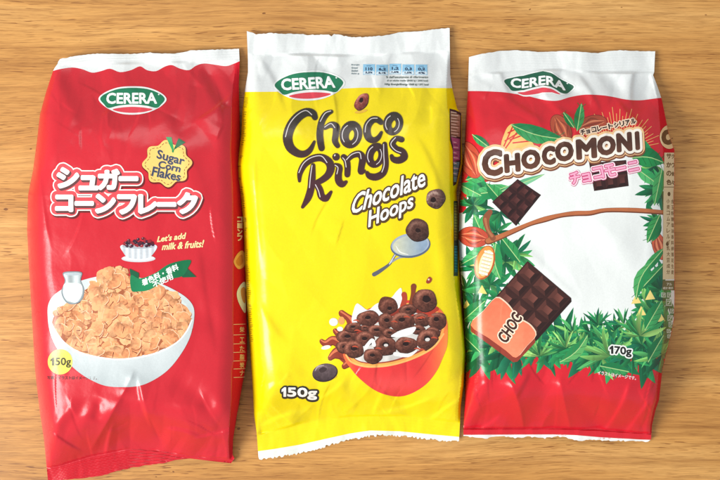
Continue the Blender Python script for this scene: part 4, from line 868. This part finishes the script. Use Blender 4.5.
    for q in ((636, 300), (650, 296), (641, 312), (660, 318)): L.append((poly((q[0], q[1]-6), (q[0]+5, q[1]+3), (q[0]-5, q[1]+4)), (244, 220, 130)))
    for (x, y, r, sd) in ((540, 356, 24, 5), (566, 348, 22, 8), (610, 356, 30, 6), (640, 336, 28, 7)):
        L += burst(x, y, r, 13, 180, 360, 150+sd, [(70, 150, 80), (116, 182, 96), (150, 200, 110), (40, 132, 74)], .15)
    L += leaf(502, 214, 478, 262-28, 15, (34, 138, 76), (66, 168, 92), 5) if False else []
    L += leaf(494, 245, 474, 214, 15, (36, 142, 76), (78, 176, 96), 5, curve=-.08)+leaf(492, 247, 458.8, 266, 14, (34, 140, 80), (70, 172, 100), 5)+leaf(496, 243, 501, 280, 15, (40, 148, 82), (96, 186, 110), 6, curve=.1)+leaf(466, 180, 492, 172, 13, (30, 134, 78), (64, 166, 94), 4)+leaf(508, 186, 468, 194, 14, (34, 140, 80), (80, 178, 106), 5, curve=-.06)+leaf(455+4, 184, 482, 196, 12, (40, 146, 84), (86, 180, 108), 4)+leaf(500, 192, 545, 174, 7, (98, 176, 130), (128, 196, 150), 0)
    L += leaf(632, 158, 664, 163, 19, (14, 116, 62), (30, 138, 72), 5, curve=-.1)+leaf(636, 168, 660, 186, 12, (50, 160, 90), (84, 182, 108), 4)+leaf(662, 168, 654, 206, 11, (44, 146, 78), (70, 168, 92), 4)+leaf(660, 214, 647, 243, 12, (22, 122, 66), (56, 156, 82), 5)+leaf(664, 248, 640, 276, 9, (28, 132, 72), (60, 160, 86), 4)+leaf(666, 262, 640, 290, 9, (18, 112, 66), (44, 146, 80), 4)
    L += pod(470.5, 160, 19, 10.5, 1.2, PC, PL_)+pod(473.5, 237, 15, 10, .15, PC, PL_)
    L += leaf(505, 205, 486, 183, 13, (26, 126, 72), (58, 160, 88), 4)+leaf(520, 262, 500, 236, 13, (20, 116, 66), (48, 150, 82), 4)+leaf(462, 322, 486, 300, 15, (24, 124, 70), (60, 158, 90), 5)+leaf(645, 330, 662, 300, 14, (28, 130, 72), (64, 162, 92), 5)+leaf(652, 262, 636, 300, 12, (34, 140, 78), (78, 172, 98), 4, curve=.1)
    L += leaf(480, 352, 458, 330, 13, (18, 112, 64), (44, 146, 80), 4)+leaf(560, 362, 588, 334, 12, (40, 140, 78), (96, 178, 100), 4, curve=.1)+leaf(600, 366, 630, 372, 12, (24, 122, 70), (58, 154, 86), 4)+leaf(648, 362, 664, 334, 12, (22, 118, 68), (52, 150, 84), 4)
    # open pod
    L += [(ell(484.8, 262.6, 9.6, 17.6, .28, 30), (180, 84, 40)), (ell(484.6, 262.2, 8.4, 16.4, .28, 30), (232, 154, 74)), (ell(486, 263, 6.4, 13.4, .28, 30), (246, 226, 178))]
    for k in range(7):
        for j in (-1, 0, 1): L.append((ell(486+j*3.0-(k-3)*-1.0*-.9, 263+(k-3)*3.5+j*.8, 1.6, 1.15, .4, 10), (250, 246, 226))); L.append((line(484.6+j*3.0-(k-3)*.9, 264.2+(k-3)*3.5+j*.8, 487.2+j*3.0-(k-3)*.9, 264.4+(k-3)*3.5+j*.8, .2), (150, 112, 80)))
    # branch
    L += [(stroke([(488, 241.4, 3.4), (500, 237, 2.9), (515, 230.4, 2.6), (530, 224, 2.3), (545, 219.4, 2.9), (560, 215.6, 2.4), (575, 213.6, 2.7), (590, 213.2, 2.6), (606, 210.3, 2.3), (635, 210.4, 2.6), (664, 212.6, 2.3)], 4), (118, 62, 38)),
          (stroke([(488, 240.8, 2.6), (500, 236.4, 2.2), (515, 229.8, 2.0), (530, 223.4, 1.7), (545, 218.8, 2.1), (560, 215, 1.6), (575, 213, 1.9), (590, 212.4, 1.8), (606, 209.7, 1.5), (635, 209.8, 1.8), (664, 212, 1.6)], 4), (186, 108, 66)), (stroke([(493, 238, 3), (488, 230, 2.4), (486, 219, 3.4), (490, 212, 2.6)], 4), (142, 80, 52)), (stroke([(492, 236, 1.4), (487.4, 229, 1), (485.2, 219, 1.4)], 4), (178, 112, 74))]
    b.sheet("jungle_print", [(s_, c) for s_, c in L]+[(_inv(full_lim), None)], 1.0, 1)
    # chocolate blocks
    dk, md, lt = (58, 30, 26), (92, 50, 42), (128, 78, 68)
    b.sheet("chocolate_block_print", quadgrid((492, 202), (517.5, 179), (541, 195), (516, 226), 3, 3, (50, 24, 24), (74, 36, 34), (100, 56, 52)), 1.0, 2)
    b.sheet("chocolate_block_print", quadgrid((589, 163), (626, 160), (628.6, 186), (594, 191), 3, 2, (52, 26, 24), (76, 38, 34), (96, 52, 48)), 1.0, 2)
    L = quadgrid((471, 325), (527.5, 261), (571, 298), (516, 358), 5, 3, dk, md, (134, 78, 66))
    L += [(poly((471, 325), (471.4, 331.5), (513, 362.4), (517.4, 361.6), (535, 342.6), (535, 335), (516, 356)), (150, 60, 44)), (poly((571, 298), (571.4, 301.6), (535.6, 341.6), (534.6, 337.4)), (44, 22, 20))]
    wrap = smooth((495.6, 298), (505, 302.6), (512, 310.6), (515.6, 318.4), (523.6, 321.4), (531, 326.6), (535.4, 335.6), (526, 346.6), (516, 357.6), (506, 350.6), (488, 337.6), (471, 325), (483, 311.6), n=3)
    L += [(shift(grow(wrap, .3), .7, -.8), (246, 214, 186)), (wrap, lambda x, y: np.array((240, 128, 92))+np.outer(np.clip((y-320)/36, -1, 1)*14+8*(noise(x, y, .3)-.5), (1, 1, .9)))]
    t = text("CHOC", (497.2, 336.6), (513.6, 311.4), (522.4, 318.4), (506.2, 343.8), bold=.5)
    L += [(c_, k_) for c_, k_ in lettering(t, [(1.2, 0, 0, (250, 226, 200)), (0, 0, 0, (66, 36, 28))])]
    L += [(smooth((515, 318), (523, 320.6), (531, 326), (536, 336), (540, 331), (534, 319.6), (524, 313.6)), None)] if False else []
    b.sheet("chocolate_bar_print", L, .9, 3)
    # title
    LT = [("C", 481.6, 150.6, 20.6, 26.6), ("H", 503.8, 154.4, 16, 18.6), ("O", 520.8, 150.6, 19, 19.4), ("C", 541.4, 146.8, 13.6, 18.8), ("O", 554.6, 142.6, 18.6, 19.6), ("M", 575.6, 139.8, 20.6, 20), ("O", 596.6, 137, 18.6, 19.2), ("N", 616, 133.6, 15.4, 18.8), ("I", 634.6, 131.8, 4.4, 18.4)]
    al = []
    for s_, x, y, wd, ht in LT:
        sk = -.16; al.append(text(s_, (x+1.4, y+1.4), (x+wd-1.4, y+1.4+sk*wd*.6), (x+wd-1.4+.8, y+ht-1.4+sk*wd*.6), (x+1.4+.8, y+ht-1.4), bold=1.6))
    al = [c for a_ in al for c in a_]
    def br(x, y):
        yy = 161-(x-490)*.155; k = np.clip((yy-y)/12, -1, 1); return np.array((72, 42, 30))+np.outer(np.abs(k)*26+8*noise(x, y, .5), (1, .75, .6))
    b.sheet("title_lettering", lettering(al, [(4.6, .6, 1.6, (126, 72, 50)), (4.6, 0, 0, (240, 196, 142)), (2.7, .4, 1.3, (132, 84, 62)), (2.5, 0, 0, (246, 240, 226)), (0, 0, 0, br)]), .9, 3)
    ks = "チョコレートシリアル"; al = []
    for k, ch in enumerate(ks):
        x = 580+k*5.6; y = 130.4-k*1.18; small = ch in "ョ"; bar = ch == "ー"
        al += text_at(ch, x+(.3 if small else 0), y+(1.4 if small else 2.2 if bar else 0), 4.3 if not small else 3.4, .7 if bar else (3.4 if small else 4.8), 12, bold=.34)
    b.sheet("subtitle_lettering", lettering(al, [(1.0, 0, 0, (250, 220, 190)), (0, 0, 0, (50, 30, 30))]), .9, 4)
    ks = "チョコモーニ"; al = []
    for k, ch in enumerate(ks):
        x = 569+k*11.7; y = 173.4-k*2.5; small = ch in "ョ"; bar = ch == "ー"
        al += text_at(ch, x+(1 if small else 0), y+(3.6 if small else 5 if bar else 2 if ch == "ニ" else 0), 9.4 if not small else 7.4, 1.4 if bar else (8 if small else (8.6 if ch == "ニ" else 11)), 12, bold=.5)
    b.sheet("katakana_lettering", lettering(al, [(2.0, .3, .4, (196, 104, 136)), (1.8, 0, 0, (248, 226, 232)), (.75, 0, 0, (198, 62, 112)), (-.0, 0, 0, (240, 168, 196))]), .9, 4)
    tx = weight("70g", 609.6, 346, 631.2, 355.6, .4, 1.6)
    b.sheet("weight_mark", lettering(tx, [(1.3, 0, 0, (240, 242, 236)), (0, 0, 0, (34, 36, 34))]), 1.0, 2)
    b.sheet("fine_print", [(text("イラストはイメージです。", (598, 370.8), (636, 376.6), (635.6, 380), (597.6, 374.4), bold=.12), (244, 214, 214))], 1.1, 2)
    # gusset print
    xr = lambda y: float(b.f('xr', y))-.7
    cream = [ccw(np.array([(664, 152.6), *[(xr(y), y) for y in np.linspace(152.6, 279, 30)], (662.4, 279.5), (663, 200)]))]
    L = [(ell(669, 137, 9.5, 12, 0, 24), (240, 210, 160)), (text_at("C", 662.6, 131, 8, 12.4, bold=1.6), (70, 40, 30)), (cream, (232, 216, 178)), ([ccw(np.array([(662.4, 280.6), (xr(281), 280.6), (xr(290), 290.4), (661.4, 290)]))], (92, 100, 72))]
    for k, ch in enumerate("サかの色"): L.append((text_at(ch, 666.2, 153.5+k*8.7, 4.6, 5, bold=.25), (74, 60, 44)))
    for k, ch in enumerate("クつ食々"): L.append((text_at(ch, 671.2, 154.2+k*8.7, 2.6, 4.4, bold=.2), (90, 76, 58)))
    L += [(line(663.6, 187, xr(187), 187, .35), (84, 74, 60)), (ell(668.6, 194, 1.5, 2.2), (60, 54, 46)), (ell(667, 244, 1.5, 2), (70, 62, 54))]
    for k, ch in enumerate("小麦コムアレルギ乳大豆成分"):
        L.append((text_at(ch, 666.2+.1*(k % 2), 199+k*5.9, 3.2, 4.2, bold=.1), (110, 92, 68)))
        L.append((text_at("含玉粉糖塩油香料卵落花生麦"[k], 670.8, 199.5+k*5.9, 2.6, 4, bold=.1), (120, 100, 76)))
    L += [(text_at("アル", 666.4, 283, 5, 2.6, bold=.1), (220, 222, 206)), (text_at("成分 表示", 662.6, 287, 10, 2.2, bold=.1), (216, 218, 200))]
    for (x, y, s_) in ((661, 292.6, 4.2), (666.6, 292.6, 4.4), (665.6, 299, 6), (669.6, 308.8, 4), (667.2, 315, 5.4), (668.2, 322, 4.6), (666.4, 329, 3.6), (667, 334.4, 3.4)):
        sq = poly((x, y), (x+s_, y+.2), (x+s_, y+s_*1.15), (x, y+s_*1.1)); L += [(sq, (222, 228, 218)), (grow(sq, -.55), (92, 140, 96)), (text_at("プ", x+1.2, y+1.3, s_-2.2, s_-2, bold=.15), (226, 230, 220))]
    b.sheet("side_print", L+[(_inv(full_lim), None)], .9, 2)
bag_jungle()
